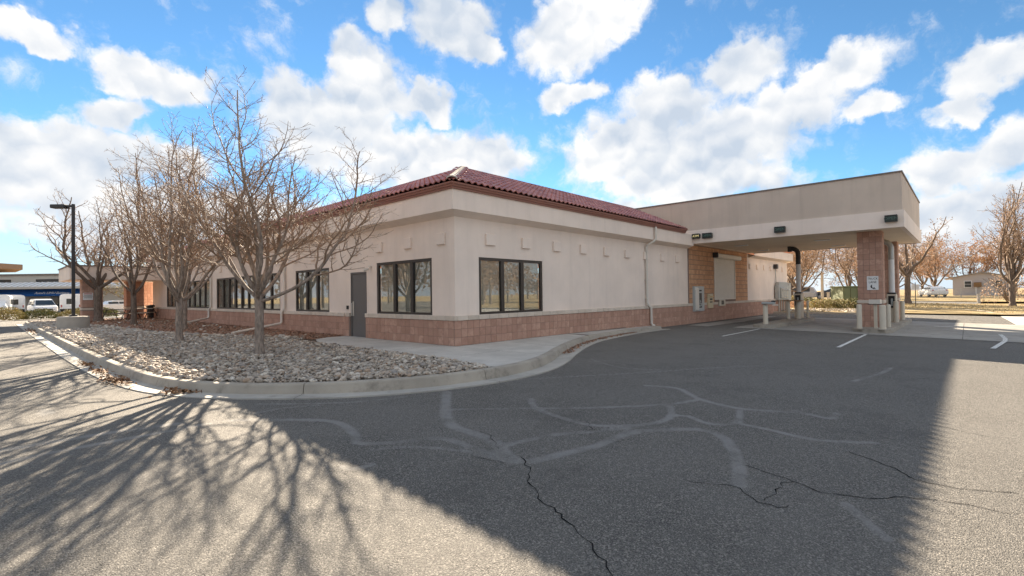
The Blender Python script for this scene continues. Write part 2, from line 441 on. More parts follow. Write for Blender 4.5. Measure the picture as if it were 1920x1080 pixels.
M['twig'] = plain('twig', (.29, .21, .155), .75, .3, .35, 6)
M['bark_dark'] = bark('bark_dark', (.09, .07, .058), (.22, .17, .135))
def foliage(name, cols, tr=.25):
    t = NT(name); r = t.rnd()
    cr = t.n('ShaderNodeValToRGB'); t.L.new(r, cr.inputs[0]); e = cr.color_ramp.elements
    while len(e) < len(cols): e.new(.5)
    for i, c in enumerate(cols): e[i].position = i / (len(cols) - 1); e[i].color = c + (1,)
    t.base(cr.outputs[0]).rs(.75, .25)
    ts = t.n('ShaderNodeBsdfTranslucent'); t.L.new(cr.outputs[0], ts.inputs[0]); mx = t.n('ShaderNodeMixShader'); mx.inputs[0].default_value = tr
    o = t.N['Material Output']; t.L.new(t.b.outputs[0], mx.inputs[1]); t.L.new(ts.outputs[0], mx.inputs[2]); t.L.new(mx.outputs[0], o.inputs[0]); return t.m
M['leaf_tan'] = foliage('leaf_tan', [(.26, .165, .11), (.38, .26, .18), (.32, .22, .15), (.44, .32, .23)])
M['leaf_orange'] = foliage('leaf_orange', [(.26, .12, .055), (.36, .19, .085), (.32, .18, .10), (.42, .27, .15)])
M['leaf_red'] = foliage('leaf_red', [(.30, .06, .02), (.38, .10, .03), (.28, .09, .04)])
M['leaf_green'] = foliage('leaf_green', [(.05, .065, .02), (.085, .10, .03), (.13, .12, .04), (.11, .09, .035)])
M['leaf_olive'] = foliage('leaf_olive', [(.14, .13, .04), (.24, .20, .06), (.19, .16, .07), (.30, .20, .08)])

# ================================================================== GROUND
def grid_sheet(name, xs, ys, dz, mat, attr=None):
    nx, ny = len(xs), len(ys)
    v = [(x, y, gz(x, y) + dz) for y in ys for x in xs]
    f = [(j*nx+i, j*nx+i+1, (j+1)*nx+i+1, (j+1)*nx+i) for j in range(ny-1) for i in range(nx-1)]
    me = bpy.data.meshes.new(name); me.from_pydata(v, [], f); me.materials.append(mat)
    if attr is not None:
        at = me.attributes.new('band', 'FLOAT', 'POINT'); at.data.foreach_set('value', attr)
    o = bpy.data.objects.new(name, me); col.objects.link(o); return struct(o)
def frange(a, b, s):
    n = max(1, int(round((b - a) / s))); return [a + (b - a) * i / n for i in range(n + 1)]
def sheet(name, poly, dz, mat, cuts=3, zf=None, parent=None):
    bm = bmesh.new(); vs = [bm.verts.new((x, y, 0)) for x, y in poly]; bm.faces.new(vs)
    if bm.faces[:][0].normal.z < 0 or sum(poly[i][0]*poly[(i+1) % len(poly)][1] - poly[(i+1) % len(poly)][0]*poly[i][1] for i in range(len(poly))) < 0:
        bmesh.ops.reverse_faces(bm, faces=bm.faces[:])
    bmesh.ops.triangulate(bm, faces=bm.faces[:])
    for _ in range(cuts): bmesh.ops.subdivide_edges(bm, edges=bm.edges[:], cuts=1, use_grid_fill=True)
    for v in bm.verts: v.co.z = (zf(v.co.x, v.co.y) if zf else gz(v.co.x, v.co.y)) + dz
    me = bpy.data.meshes.new(name); bm.to_mesh(me); bm.free(); me.materials.append(mat)
    o = bpy.data.objects.new(name, me); col.objects.link(o)
    if parent: attach(o, parent)
    else: struct(o)
    return o
ground = grid_sheet('ground', [-1500,-400,-100,-40,0,4,10,18,26,34,60,104,200,500,1500], [-1500,-400,-100,-40,-12,-7,-2,10,40,100,300,1500], -.12, M['grass'])
BANDS = [
 (0.200,[(-3.57,-3.95),(-4.44,-4.98),(-4.78,-5.54),(-4.79,-5.85),(-4.86,-6.35),(-5.05,-6.65),(-5.14,-6.89)]),
 (0.150,[(-6.11,-3.67),(-5.75,-4.09),(-5.65,-4.44),(-5.76,-4.97),(-5.89,-5.26),(-5.79,-5.41),(-5.52,-5.60),(-5.16,-5.81),(-5.16,-6.41),(-5.13,-6.84),(-5.02,-7.02)]),
 (0.100,[(-5.95,-5.57),(-5.62,-5.75),(-5.31,-6.25),(-5.19,-6.90)]),
 (0.170,[(-5.02,-7.02),(-4.62,-7.11),(-4.19,-7.21),(-3.55,-7.23),(-3.07,-7.53),(-2.83,-7.88),(-3.13,-8.20),(-3.73,-8.50),(-4.26,-8.68)]),
 (0.120,[(-4.29,-4.85),(-3.64,-5.45),(-2.90,-6.19),(-1.92,-6.92),(-1.30,-7.13)]),
 (0.140,[(-0.89,-6.04),(-0.73,-6.54),(-1.26,-7.12),(-1.46,-7.73),(-1.32,-8.10),(-1.13,-8.51)]),
 (0.130,[(-3.01,-5.26),(-3.39,-5.68),(-3.56,-6.31),(-3.55,-6.79),(-3.03,-7.23),(-2.50,-7.25),(-1.96,-6.97)]),
 (0.120,[(-2.51,-7.23),(-2.35,-7.41),(-2.53,-7.76),(-2.26,-7.99),(-1.58,-7.82)]),
 (0.120,[(-2.26,-7.99),(-2.29,-8.36),(-2.35,-8.61),(-2.35,-8.92),(-2.04,-9.37)]),
 (0.130,[(-4.99,-6.48),(-4.77,-6.50),(-4.20,-6.64),(-3.86,-6.85),(-3.36,-7.12)]),
 (0.080,[(-2.07,-4.00),(-0.89,-4.70),(0.54,-5.52),(1.75,-6.12),(2.74,-6.77)]),
 (0.060,[(1.08,-3.63),(0.55,-4.66),(0.80,-5.51)]),
 (0.060,[(0.72,-3.73),(2.63,-4.75),(4.36,-6.30)]),
 (0.100,[(-5.98,-2.59),(-5.55,-3.01),(-4.97,-3.48),(-4.23,-3.75)]),
 (0.080,[(-6.18,-3.13),(-5.75,-3.12),(-5.38,-3.33)]),
 (0.180,[(-8.54,-2.81),(-8.05,-2.81),(-7.45,-2.86),(-7.04,-2.96)]),
 (0.140,[(-8.52,-1.32),(-7.95,-0.91),(-7.40,-0.62)]),
 (0.150,[(-8.55,-3.36),(-8.21,-3.28),(-7.56,-3.26),(-6.60,-3.26),(-6.11,-3.67)]),
 (0.120,[(-8.48,1.44),(-7.70,1.57),(-6.93,1.74)]),
 (0.100,[(-6.36,-5.79),(-6.31,-5.95),(-6.12,-5.95)]),
 (0.120,[(2.05,-8.59),(3.42,-8.84),(4.40,-8.92)]),
 (0.120,[(-1.06,-8.37),(-1.22,-8.80),(-0.84,-8.82)]),
 (0.120,[(-4.08,-9.41),(-4.30,-9.56),(-4.52,-9.70)]),
]
CRACKS = [
 (0.016,[(-5.03,-6.85),(-5.14,-7.04),(-5.31,-7.21),(-5.51,-7.43),(-5.62,-7.61),(-5.71,-7.79),(-5.73,-7.90),(-5.81,-8.00),(-5.87,-8.15),(-5.92,-8.31),(-6.03,-8.42),(-6.09,-8.52),(-6.23,-8.64)]),
 (0.012,[(-4.48,-8.28),(-4.38,-8.52),(-4.31,-8.63),(-4.50,-8.91),(-4.49,-9.03),(-4.41,-9.10)]),
 (0.014,[(-4.46,-8.92),(-4.24,-8.94),(-3.98,-8.95),(-3.87,-9.01),(-3.92,-9.18),(-3.94,-9.30),(-3.83,-9.50),(-3.58,-9.81),(-3.49,-9.94),(-3.45,-10.21),(-3.40,-10.39)]),
 (0.012,[(-3.74,-8.53),(-3.80,-8.82),(-3.87,-9.01)]),
 (0.014,[(-2.57,-9.20),(-2.75,-9.45),(-2.92,-9.66),(-3.06,-9.71),(-3.08,-9.86),(-3.09,-10.06),(-2.86,-10.42)]),
 (0.012,[(-0.73,-9.33),(-0.67,-9.65),(-0.74,-9.95),(-0.89,-10.31),(-0.77,-10.53)]),
 (0.010,[(-1.72,-9.13),(-1.77,-9.43),(-1.96,-9.83)]),
 (0.012,[(-5.38,-6.49),(-5.33,-6.63),(-5.23,-6.90)]),
 (0.010,[(-4.68,-5.91),(-4.78,-6.22),(-5.04,-6.54)]),
 (0.010,[(-4.91,-5.40),(-5.03,-5.65)]),
 (0.010,[(-3.47,-6.59),(-3.73,-6.83),(-3.92,-6.85)]),
 (0.008,[(-5.76,-5.40),(-5.53,-5.21)]),
]
def catmull(P, step=.25):
    P = [Vector((p[0], p[1], 0)) for p in P]; out = []
    for i in range(len(P) - 1):
        a, b, c, d = P[max(i-1, 0)], P[i], P[i+1], P[min(i+2, len(P)-1)]
        n = max(2, int((c - b).length / step))
        for k in range(n):
            t = k / n
            out.append(.5 * ((2*b) + (c-a)*t + (2*a-5*b+4*c-d)*t*t + (3*b-a-3*c+d)*t**3))
    out.append(P[-1]); return out
def seg_dist(px, py, a, b):
    dx, dy = b[0]-a[0], b[1]-a[1]; l2 = dx*dx+dy*dy or 1e-9
    t = max(0, min(1, ((px-a[0])*dx + (py-a[1])*dy) / l2)); return math.hypot(px-a[0]-t*dx, py-a[1]-t*dy)
AX = [-70, -40, -20, -14, -11] + frange(-9.6, 6, .06) + frange(6.5, 34, 1.0)
AY = [-80, -50, -30, -20, -14, -12] + frange(-10.6, -1.6, .06) + [-1, 0, 4, 10, 20, 36]
def asphalt_attr():
    nx = len(AX); att = [0.0] * (nx * len(AY))
    import bisect
    for w, pl in BANDS:
        pl = [(p.x, p.y) for p in catmull(pl, .12)]; w = w*.82
        for a, b in zip(pl[:-1], pl[1:]):
            x0, x1 = min(a[0], b[0]) - w, max(a[0], b[0]) + w; y0, y1 = min(a[1], b[1]) - w, max(a[1], b[1]) + w
            for j in range(bisect.bisect_left(AY, y0), bisect.bisect_right(AY, y1)):
                for i in range(bisect.bisect_left(AX, x0), bisect.bisect_right(AX, x1)):
                    d = seg_dist(AX[i], AY[j], a, b); q = max(0, 1 - d / w)
                    k = j*nx+i
                    if q > att[k]: att[k] = q
    return att
asph = grid_sheet('asphalt', AX, AY, 0, M['asphalt'], asphalt_attr())
grid_sheet('north_lot', [-70, -40, -9, 2.5], [36, 60, 90, 110], 0, M['asphalt'])
rk = random.Random(5)
for w, pl in CRACKS:
    pts = catmull(pl, .07); mb = MB(); prev = None
    for k, p in enumerate(pts):
        t = (pts[min(k+1, len(pts)-1)] - pts[max(k-1, 0)]).normalized(); nn = Vector((-t.y, t.x, 0))
        off = nn * rk.uniform(-.028, .028); ww = w * .45 * rk.uniform(.2, 1.0) * (.35 if k in (0, len(pts)-1) else 1)
        q = p + off; z = gz(q.x, q.y) + .004
        cur = (q.x - nn.x*ww, q.y - nn.y*ww, z), (q.x + nn.x*ww, q.y + nn.y*ww, z)
        if prev: mb.quad(prev[0], cur[0], cur[1], prev[1])
        prev = cur
    mb.build('crack', M['crack'], asph)

# ---- kerb and gutter
KP = catmull([(-6.85,35),(-6.85,24),(-6.84,12),(-6.82,6),(-6.72,2),(-6.47,-.2),(-5.95,-1.5),(-5.2,-2.4),(-4.35,-3.03),(-3.35,-3.45),(-2.4,-3.62),(-1.55,-3.62),(-.6,-3.42),(.4,-3.0),(1.2,-2.58),(2.9,-1.8),(4.8,-1.15),(7,-.75),(9,-.56),(11.0,-.52)], .3)
def top_z(x, y): return -.06 * min(1, max(0, (x - 5) / 6))
def kerb_run(name, path, joints, ztop, zroad, gutter=True, parent=None, gw=.42):
    """kerb stones (and gutter pans) as pieces along a path, outside on the right hand"""
    root = struct(MB().build(name, M['kerb'])) if parent is None else parent
    base = MB(); L = 0; segs = [[]]
    for k, p in enumerate(path):
        if k:
            L += (p - path[k-1]).length
            if L > joints: segs[-1].append(k); segs.append([]); L = 0
        segs[-1].append(k)
    for sgm in segs:
        if len(sgm) < 2: continue
        kb = MB(); gp = MB(); pk = pg = None
        for q, k in enumerate(sgm):
            p = path[k]; t = (path[min(k+1, len(path)-1)] - path[max(k-1, 0)]).normalized(); nn = Vector((t.y, -t.x, 0))
            if q == 0: p = p + t * .006
            if q == len(sgm)-1: p = p - t * .006
            zt = ztop(p.x, p.y); zr = zroad(p.x, p.y)
            g0 = zr + .004
            prof = [(-.16, zr-.2), (-.16, zt-.004), (-.15, zt), (-.03, zt), (-.01, zt-.006), (.004, zt-.025), (.045, g0), (.045, zr-.2)]
            ring = [(p.x+nn.x*u, p.y+nn.y*u, z) for u, z in prof]
            i = len(kb.v); kb.v += ring
            if q:
                for a in range(len(ring)): b = (a+1) % len(ring); kb.f.append((i-len(ring)+a, i+a, i+b, i-len(ring)+b))
            if q in (0, len(sgm)-1): kb.f.append(tuple(range(i, i+len(ring))) if q else tuple(range(i+len(ring)-1, i-1, -1)))
            if gutter:
                prof = [(.045, g0), (.20, zr+.008), (gw, zr+.016), (gw, zr-.1), (.045, zr-.1)]
                ring = [(p.x+nn.x*u, p.y+nn.y*u, z) for u, z in prof]; i = len(gp.v); gp.v += ring
                if q:
                    for a in range(len(ring)): b = (a+1) % len(ring); gp.f.append((i-len(ring)+a, i+a, i+b, i-len(ring)+b))
        if kb.f: kb.build('kerb_stone', M['kerb'], root)
        if gutter and gp.f: gp.build('gutter_pan', M['gutter_pan'], root)
    return root
kerb = kerb_run('kerb', KP, 3.0, top_z, gz)
EK = catmull([(28,30),(28.3,10),(29.8,-2),(31.3,-4.6),(35.6,-6.0),(39.3,-7.3),(40.8,-9.2),(39.5,-10.7),(36.5,-11.5),(35.2,-12.7),(34.6,-20),(34.5,-45)], .5)
EKr = list(reversed(EK))
kerb_run('far_kerb', EKr, 6.0, lambda x, y: gz(x, y)+.13, gz, gutter=True, gw=.35)

# ---- sidewalk by the corner, rock bed
def off_path(path, u):
    out = []
    for k, p in enumerate(path):
        t = (path[min(k+1, len(path)-1)] - path[max(k-1, 0)]).normalized(); out.append((p.x + t.y*u, p.y - t.x*u))
    return out
KB = off_path(KP, -.161)
EDGE = [(-2.07,-3.42),(-1.90,-1.2),(-1.83,1.0),(-1.80,3.3),(-1.66,4.6),(-1.3,5.45),(-.65,5.86),(.1,5.9)]
kb_right = [p for p in KB if p[0] > -2.02 and p[0] <= 5.0]
walk_poly = [EDGE[0]] + kb_right + [(5.0, .1), (-.0, .1)] + list(reversed(EDGE[1:]))
walk_poly = [EDGE[0]] + kb_right + [(5.0, .08), (.08, .08), (.08, 5.9)] + list(reversed(EDGE[1:-1]))
walk = sheet('sidewalk', walk_poly, -.002, M['concrete'], 0, lambda x, y: 0)
mb = MB(); kr = [p for p in KB if p[0] >= 4.75]; kr[0] = (5.0, kb_right[-1][1]); 
for a, b in zip(kr[:-1], kr[1:]):
    mb.quad((a[0], a[1], top_z(*a)-.002), (b[0], b[1], top_z(*b)-.002), (b[0], .08, top_z(*b)-.002), (a[0], .08, top_z(*a)-.002))
mb.build('sidewalk_slab', M['concrete'], walk)
for y0, y1, x0, x1 in [(-3.42,-.05,.55,.556)]: pass
jt = MB()
for x in (1.6, 3.4, 6.0, 8.2):
    yk = min((abs(p[0]-x), p[1]) for p in KB)[1]; z = top_z(x, 0)
    jt.quad((x, yk, z+.003), (x+.009, yk, z+.003), (x+.009, -.07, z+.003), (x, -.07, z+.003))
for y in (-1.75, .55, 2.6, 4.3):
    x0 = -1.9 + (.02*(y+1.2)); jt.quad((x0, y, .003), (-.07, y, .003), (-.07, y+.009, .003), (x0, y+.009, .003))
jt.quad((-.08, -3.55, .003), (-.071, -3.55, .003), (-.071, -.07, .003), (-.08, -.07, .003))
jt.build('joint', M['crack'], walk)

bed_poly = [p for p in KB if p[0] < -2.02] + EDGE + [(.08, 36.0), (-6.6, 36.0)]
bed = sheet('rock_bed', bed_poly, -.03, M['soil'], 0, lambda x, y: 0)
def inpoly(x, y, P):
    c = False; j = len(P)-1
    for i in range(len(P)):
        if (P[i][1] > y) != (P[j][1] > y) and x < (P[j][0]-P[i][0])*(y-P[i][1])/(P[j][1]-P[i][1]) + P[i][0]: c = not c
        j = i
    return c
MUL = [(-.65,5.9),(-1.35,5.6),(-1.55,6.6),(-2.2,8.1),(-2.9,10.3),(-3.65,12),(-3.95,15.2),(-4.2,18),(-4.55,22.8),(-4.9,28),(-5,36),(.1,36),(.1,5.9)]
def stone_mesh(i, r):
    bm = bmesh.new(); bmesh.ops.create_icosphere(bm, subdivisions=1, radius=1)
    ax, ay, az = r.uniform(.8, 1.25), r.uniform(.65, .95), r.uniform(.35, .58)
    for v in bm.verts:
        k = 1 + r.uniform(-.09, .09); v.co = Vector((v.co.x*ax*k, v.co.y*ay*k, v.co.z*az*k))
    me = bpy.data.meshes.new('river_stone'); bm.to_mesh(me); bm.free(); me.materials.append(M['stone'])
    me.polygons.foreach_set('use_smooth', [True]*len(me.polygons)); return me
rs = random.Random(11)
SM = [stone_mesh(i, rs) for i in range(8)]
SV = [([v.co.copy() for v in m.vertices], [tuple(p.vertices) for p in m.polygons]) for m in SM]
stones = []
def try_stone(x, y, s, z=0):
    if inpoly(x, y, bed_poly) and not (x > EDGE[0][0]-.03 and y < 5.9 and x > -1.87): stones.append((x, y, s, z))
x = -6.75
while len(stones) < 27000:
    y = -3.55 + 17 * rs.random() ** 1.25; x = rs.uniform(-6.75, -.6)
    if inpoly(x, y, MUL) and rs.random() < .985: continue
    s = rs.uniform(.017, .034) if rs.random() < .86 else rs.uniform(.038, .085)
    try_stone(x, y, s, rs.uniform(-.012, .03))
n0 = len(stones)
while len(stones) < n0 + 5000:
    y = rs.uniform(13, 35.5); x = rs.uniform(-6.75, -.3)
    if inpoly(x, y, MUL) and rs.random() < .985: continue
    try_stone(x, y, rs.uniform(.05, .10), rs.uniform(-.01, .03))
for a, b in zip(MUL[1:-5], MUL[2:-4]):                 # bigger stones where the rock meets the mulch
    n = int(math.hypot(b[0]-a[0], b[1]-a[1]) * 6)
    for k in range(n):
        t = rs.random(); try_stone(a[0]+(b[0]-a[0])*t - abs(rs.gauss(0, .35)), a[1]+(b[1]-a[1])*t + rs.gauss(0, .1), rs.uniform(.08, .17), .03)
CX, CY = -8.65, -10.14
stones.sort(key=lambda s: -s[2] / math.hypot(s[0]-CX, s[1]-CY))
for (x, y, s, z) in stones[:300]:
    o = piece('river_stone', SM[rs.randrange(8)], (x, y, z + s*.15), bed, (rs.uniform(-.4, .4), rs.uniform(-.4, .4), rs.uniform(0, 6.28))); o.scale = (s, s, s)
mb = MB(); mb.c = []
for (x, y, s, z) in stones[300:]:
    vs, fs = SV[rs.randrange(8)]; a = rs.uniform(0, 6.28); ca, sa = math.cos(a)*s, math.sin(a)*s; tx, ty = rs.uniform(-.4, .4), rs.uniform(-.4, .4)
    i = len(mb.v)
    for v in vs: mb.v.append((x + ca*v.x - sa*v.y, y + sa*v.x + ca*v.y, z + s*.15 + s*v.z + s*(tx*v.x + ty*v.y)))
    mb.f += [tuple(i+q for q in f) for f in fs]; mb.c += [rs.random()] * len(fs)
mb.build('river_stones', M['stone'], bed, smooth=True, kind='stuff')
def chips(name, mat, n, sampler, smin, smax, parent, thick=.5, label=None):
    mb = MB(); mb.c = []
    for _ in range(n):
        x, y, z = sampler(); s = rs.uniform(smin, smax)
        d = Vector((rs.gauss(0, 1), rs.gauss(0, 1), rs.gauss(0, thick))).normalized(); e = d.cross(Vector((rs.gauss(0, .4), rs.gauss(0, .4), 1))).normalized()
        c = Vector((x, y, z)); w = rs.uniform(.3, .6)
        mb.quad(c - d*s - e*s*w, c + d*s - e*s*w, c + d*s*.9 + e*s*w, c - d*s*.9 + e*s*w); mb.c.append(rs.random())
    o = mb.build(name, mat, parent, kind='stuff'); return o
def mul_s():
    while True:
        x, y = rs.uniform(-5, 0), 5.9 + 30 * rs.random() ** 1.5
        if inpoly(x, y, MUL): return x, y, rs.uniform(-.02, .035)
def bed_s():
    while True:
        x, y = rs.uniform(-6.6, -1.9), rs.uniform(-3, 20)
        if inpoly(x, y, bed_poly): return x, y, .03 + rs.uniform(0, .02)
chips('fallen_leaves', M['leaf_litter'], 700, bed_s, .015, .035, bed)
mulch_sheet = sheet('mulch_bed', [(p[0], p[1]) for p in MUL], 0.0, M['mulch'], 1, lambda x, y: -.012)
chips('mulch_chips', M['mulch'], 15000, mul_s, .014, .045, mulch_sheet)
def gut_s(cx, cy, sx, sy):
    def f():
        x, y = rs.gauss(cx, sx), rs.gauss(cy, sy); return x, y, gz(x, y) + .02 + abs(rs.gauss(0, .014))
    return f
for (cx, cy, sx, sy, n, lab) in [(-6.98, 1.5, .10, .38, 260, 'orange dead leaves heaped in the gutter at the left kerb bend'),
                            (-6.5, -.75, .14, .22, 110, 'brown dead leaves in the gutter below the kerb joint'),
                            (-7.0, 3.3, .08, .35, 110, 'dark leaf litter in the left gutter'),
                            (-7.02, 5.0, .07, .4, 90, 'thin leaf litter in the left gutter'),
                            (-7.05, 24, .10, 2.2, 200, 'leaf litter in the far left gutter')]:
    o = chips('leaf_litter', M['leaf_litter'], n, gut_s(cx, cy, sx, sy), .018, .045, None, .5); tag(o, lab, 'leaf litter')
def gut_r():
    k = rs.randrange(len(KP)); p = KP[k]
    while not (1.4 < p.x < 8.6): k = rs.randrange(len(KP)); p = KP[k]
    t = (KP[min(k+1, len(KP)-1)] - KP[k-1]).normalized(); u = .06 + abs(rs.gauss(0, .09)); x, y = p.x + t.y*u + rs.gauss(0, .1), p.y - t.x*u
    return x, y, gz(x, y) + .018 + abs(rs.gauss(0, .012))
o = chips('leaf_litter', M['mulch'], 900, gut_r, .012, .035, None, .5); tag(o, 'brown debris in the gutter beside the corner sidewalk', 'leaf litter')

# ---- concrete pad of the drive-through, its islands, painted lines
pad = struct(MB().build('concrete_pad', M['pad']))
px_ = [13.65, 17.3, 21.0, 24.7]; py_ = [-14.5, -9.98, -7.35, -3.65, -.52]
for i in range(3):
    for j in range(4):
        mb = MB(); g = .008
        xs = frange(px_[i]+g, px_[i+1]-g, 1.9); ys = frange(py_[j]+g, py_[j+1]-g, 2.4)
        n = len(xs)
        mb.v = [(x, y, gz(x, y)+.010) for y in ys for x in xs]
        mb.f = [(b*n+a, b*n+a+1, (b+1)*n+a+1, (b+1)*n+a) for b in range(len(ys)-1) for a in range(n-1)]
        mb.build('concrete_slab', M['pad'], pad)
sheet('concrete_drive', [(24.8,-11.8),(34.2,-11.6),(34.3,-20),(34.2,-40),(24.8,-40)], .012, M['concrete'], 2)
def stripe(pts, w, dz=.014):
    mb = MB(); pts = [Vector((a, b, 0)) for a, b in pts]; prev = None
    dense = []
    for a, b in zip(pts[:-1], pts[1:]):
        n = max(1, int((b-a).length/.6)); dense += [a + (b-a)*k/n for k in range(n)]
    dense.append(pts[-1])
    for k, p in enumerate(dense):
        t = (dense[min(k+1, len(dense)-1)] - dense[max(k-1, 0)]).normalized(); nn = Vector((-t.y, t.x, 0))*w/2
        cur = (p.x-nn.x, p.y-nn.y, gz(p.x, p.y)+dz), (p.x+nn.x, p.y+nn.y, gz(p.x, p.y)+dz)
        if prev: mb.quad(prev[0], cur[0], cur[1], prev[1])
        prev = cur
    return mb.build('painted_line', M['paint'], asph)
stripe([(7.95,-7.4),(13.6,-7.35)], .10); stripe([(9.0,-3.8),(13.5,-3.72)], .085)
stripe([(10.7,-10.63),(13.9,-11.0),(15.2,-11.05),(17.2,-11.0)], .115, .018)
stripe([(20.7,-9.0),(20.9,-9.45),(21.1,-9.75)], .25, .018)
# ---- beyond the lot on the right
verge_poly = [(p.x, p.y) for p in EK] + [(34.5,-80),(52.5,-80),(52.5,60),(28,60)]
sheet('verge', off_path(EK, .16) + [(34.6,-80),(52.6,-80),(52.6,60),(28.2,60)], .10, M['grass'], 4)
sheet('street', [(53.2,-11),(60.2,-11),(60.2,90),(53.2,90)], .04, M['asphalt'], 3)
sheet('far_lawn', [(61,-80),(160,-80),(160,120),(61,120)], .03, M['grass'], 4)
def pale_s():
    while True:
        x, y = rs.uniform(31, 38), rs.uniform(-6, 4)
        if x > 31.8 - .35*(y+4) and x < 36.5 - .3*(y+3): return x, y, gz(x, y) + .12 + rs.uniform(0, .04)
o = chips('pale_gravel', plain('pale_gravel', (.50, .45, .38), .9, .2, .2), 2600, pale_s, .04, .10, None); tag(o, 'pale gravel in front of the low shrubs behind the canopy', 'gravel')

# ================================================================== THE BANK BUILDING
LY, LX = 34.9, 33.3            # lengths of the left (X=0) and right (Y=0) walls
ZT = 3.74
bld = thing('bank_building', 'beige stucco bank building with red tile roof and brown block base', 'building', (0, 0, 0), world=True)
WIN_L = [(1.0, 3.88, 3), (7.1, 9.97, 3), (11.5, 20.0, 9), (21.0, 30.8, 9)]
WIN_R = [(.89, 3.73, 3)]
WZ0, WZ1 = .812, 2.445
DOOR = (4.5, 5.52, -.04, 2.2)
def wall(axis, length, z0, z1, holes, depth=.12):
    """outer wall face on X=0 (axis 'y') or Y=0 (axis 'x') with openings and reveals"""
    mb = MB()
    def P(a, d, z): return (d, a, z) if axis == 'y' else (a, d, z)
    A = sorted({0, length} | {h[0] for h in holes} | {h[1] for h in holes}); Zs = sorted({z0, z1} | {h[2] for h in holes} | {h[3] for h in holes})
    for a, b in zip(A[:-1], A[1:]):
        for c, d in zip(Zs[:-1], Zs[1:]):
            ma, mz = (a+b)/2, (c+d)/2
            if any(h[0] < ma < h[1] and h[2] < mz < h[3] for h in holes): continue
            q = [P(a, 0, c), P(b, 0, c), P(b, 0, d), P(a, 0, d)]
            mb.quad(*(q if axis == 'x' else q[::-1]))
    for (a, b, c, d) in holes:
        mb.quad(P(a, 0, c), P(a, depth, c), P(a, depth, d), P(a, 0, d)); mb.quad(P(b, 0, c), P(b, 0, d), P(b, depth, d), P(b, depth, c))
        mb.quad(P(a, 0, d), P(a, depth, d), P(b, depth, d), P(b, 0, d)); mb.quad(P(a, 0, c), P(b, 0, c), P(b, depth, c), P(a, depth, c))
    return mb
holesL = [(a, b, WZ0, WZ1) for a, b, n in WIN_L] + [DOOR]
wall('y', LY, -.5, ZT, holesL).build('wall', M['stucco'], bld)
holesR = [(a, b, WZ0, WZ1) for a, b, n in WIN_R]
wall('x', LX, -.5, ZT, holesR).build('wall', M['stucco'], bld)
mb = MB(); mb.quad((LX, 0, -.5), (LX, 30, -.5), (LX, 30, ZT), (LX, 0, ZT)); mb.quad((0, LY, -.5), (0, LY, ZT), (LX, LY, ZT), (LX, LY, -.5)); mb.build('wall', M['stucco'], bld)
mb = MB(); mb.box(.3, .3, -.3, LX-.3, LY-.3, -.1); mb.build('floor_slab', M['concrete'], bld)

# ---- block base, sill stones
BW, BH = .2225, .2263
blocks = []       # (x, y, z, axis)
def ax_block(axis, a, z): blocks.append((a, -.0) if False else (axis, a, z))
for axis, length, gaps in (('y', LY, [(DOOR[0]-.02, DOOR[1]+.02)]), ('x', LX, [])):
    n = int(length / BW)
    for r in range(-1, 3):
        for k in range(n):
            a = (k + .5) * length / n if axis == 'y' else -.061 + (k + .5) * (length + .061) / n
            if any(g0 < a + BW*.35 and a - BW*.35 < g1 for g0, g1 in gaps): continue
            if r < 0 and axis == 'y': continue
            if r < 0 and a < 9: continue
            ax_block(axis, a, r * BH + BH / 2)
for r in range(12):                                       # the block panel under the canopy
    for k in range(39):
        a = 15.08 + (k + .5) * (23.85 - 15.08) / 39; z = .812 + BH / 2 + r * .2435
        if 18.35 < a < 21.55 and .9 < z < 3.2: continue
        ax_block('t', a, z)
def block_mesh(axis, mat='cmu'):
    mb = MB(); w, h, d = BW/2 - .0035, BH/2 - .0035, .05
    if axis == 'x': mb.cbox(-w, -d, -h, w, 0, h, .006)
    else: mb.cbox(-d, -w, -h, 0, w, h, .006)
    me = bpy.data.meshes.new('block'); me.from_pydata(mb.v, [], mb.f); me.materials.append(M[mat]); return me
BM_ = {'x': block_mesh('x'), 'y': block_mesh('y'), 't': block_mesh('x', 'cmu_bounce')}
def bpos(b): return (b[1], -.012, b[2]) if b[0] in 'xt' else (-.012, b[1], b[2])
def bscore(b):
    p = Vector(bpos(b)) - Vector((-8.65, -10.14, 1.37)); nn = Vector((0, -1, 0)) if b[0] in 'xt' else Vector((-1, 0, 0))
    return -abs(p.normalized().dot(nn)) / p.length_squared
blocks.sort(key=bscore)
for b in blocks[:300]: piece('block', BM_[b[0]], bpos(b), bld)
for sel, mt in (('xy', 'cmu'), ('t', 'cmu_bounce')):
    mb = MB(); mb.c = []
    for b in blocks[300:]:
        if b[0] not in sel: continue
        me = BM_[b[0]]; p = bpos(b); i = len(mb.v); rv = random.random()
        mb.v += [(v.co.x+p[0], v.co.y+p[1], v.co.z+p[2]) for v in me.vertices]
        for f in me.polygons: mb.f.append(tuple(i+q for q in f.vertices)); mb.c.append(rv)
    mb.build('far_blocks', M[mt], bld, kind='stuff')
mb = MB()                                                # mortar bed behind the blocks
mb.box(-.052, -.052, -.5, LX, .0, .679); mb.box(-.0525, .002, -.5, .0, DOOR[0], .6785); mb.box(-.0525, DOOR[1], -.5, 0, LY, .6785)
mb.box(15.06, -.0515, .812, 18.3, 0, 3.735); mb.box(21.6, -.0515, .812, 23.87, 0, 3.735); mb.box(18.3, -.0515, 3.3, 21.6, 0, 3.735); 
mb.build('mortar_bed', M['mortar'], bld)
def sill_mesh(w, axis):
    mb = MB(); h0, h1, d = .682, .809, .085
    if axis == 'x': mb.cbox(-w/2, -d, h0, w/2, 0, h1, .008)
    else: mb.cbox(-d, -w/2, h0, 0, w/2, h1, .008)
    me = bpy.data.meshes.new('sill_stone'); me.from_pydata(mb.v, [], mb.f); me.materials.append(M['sill']); return me
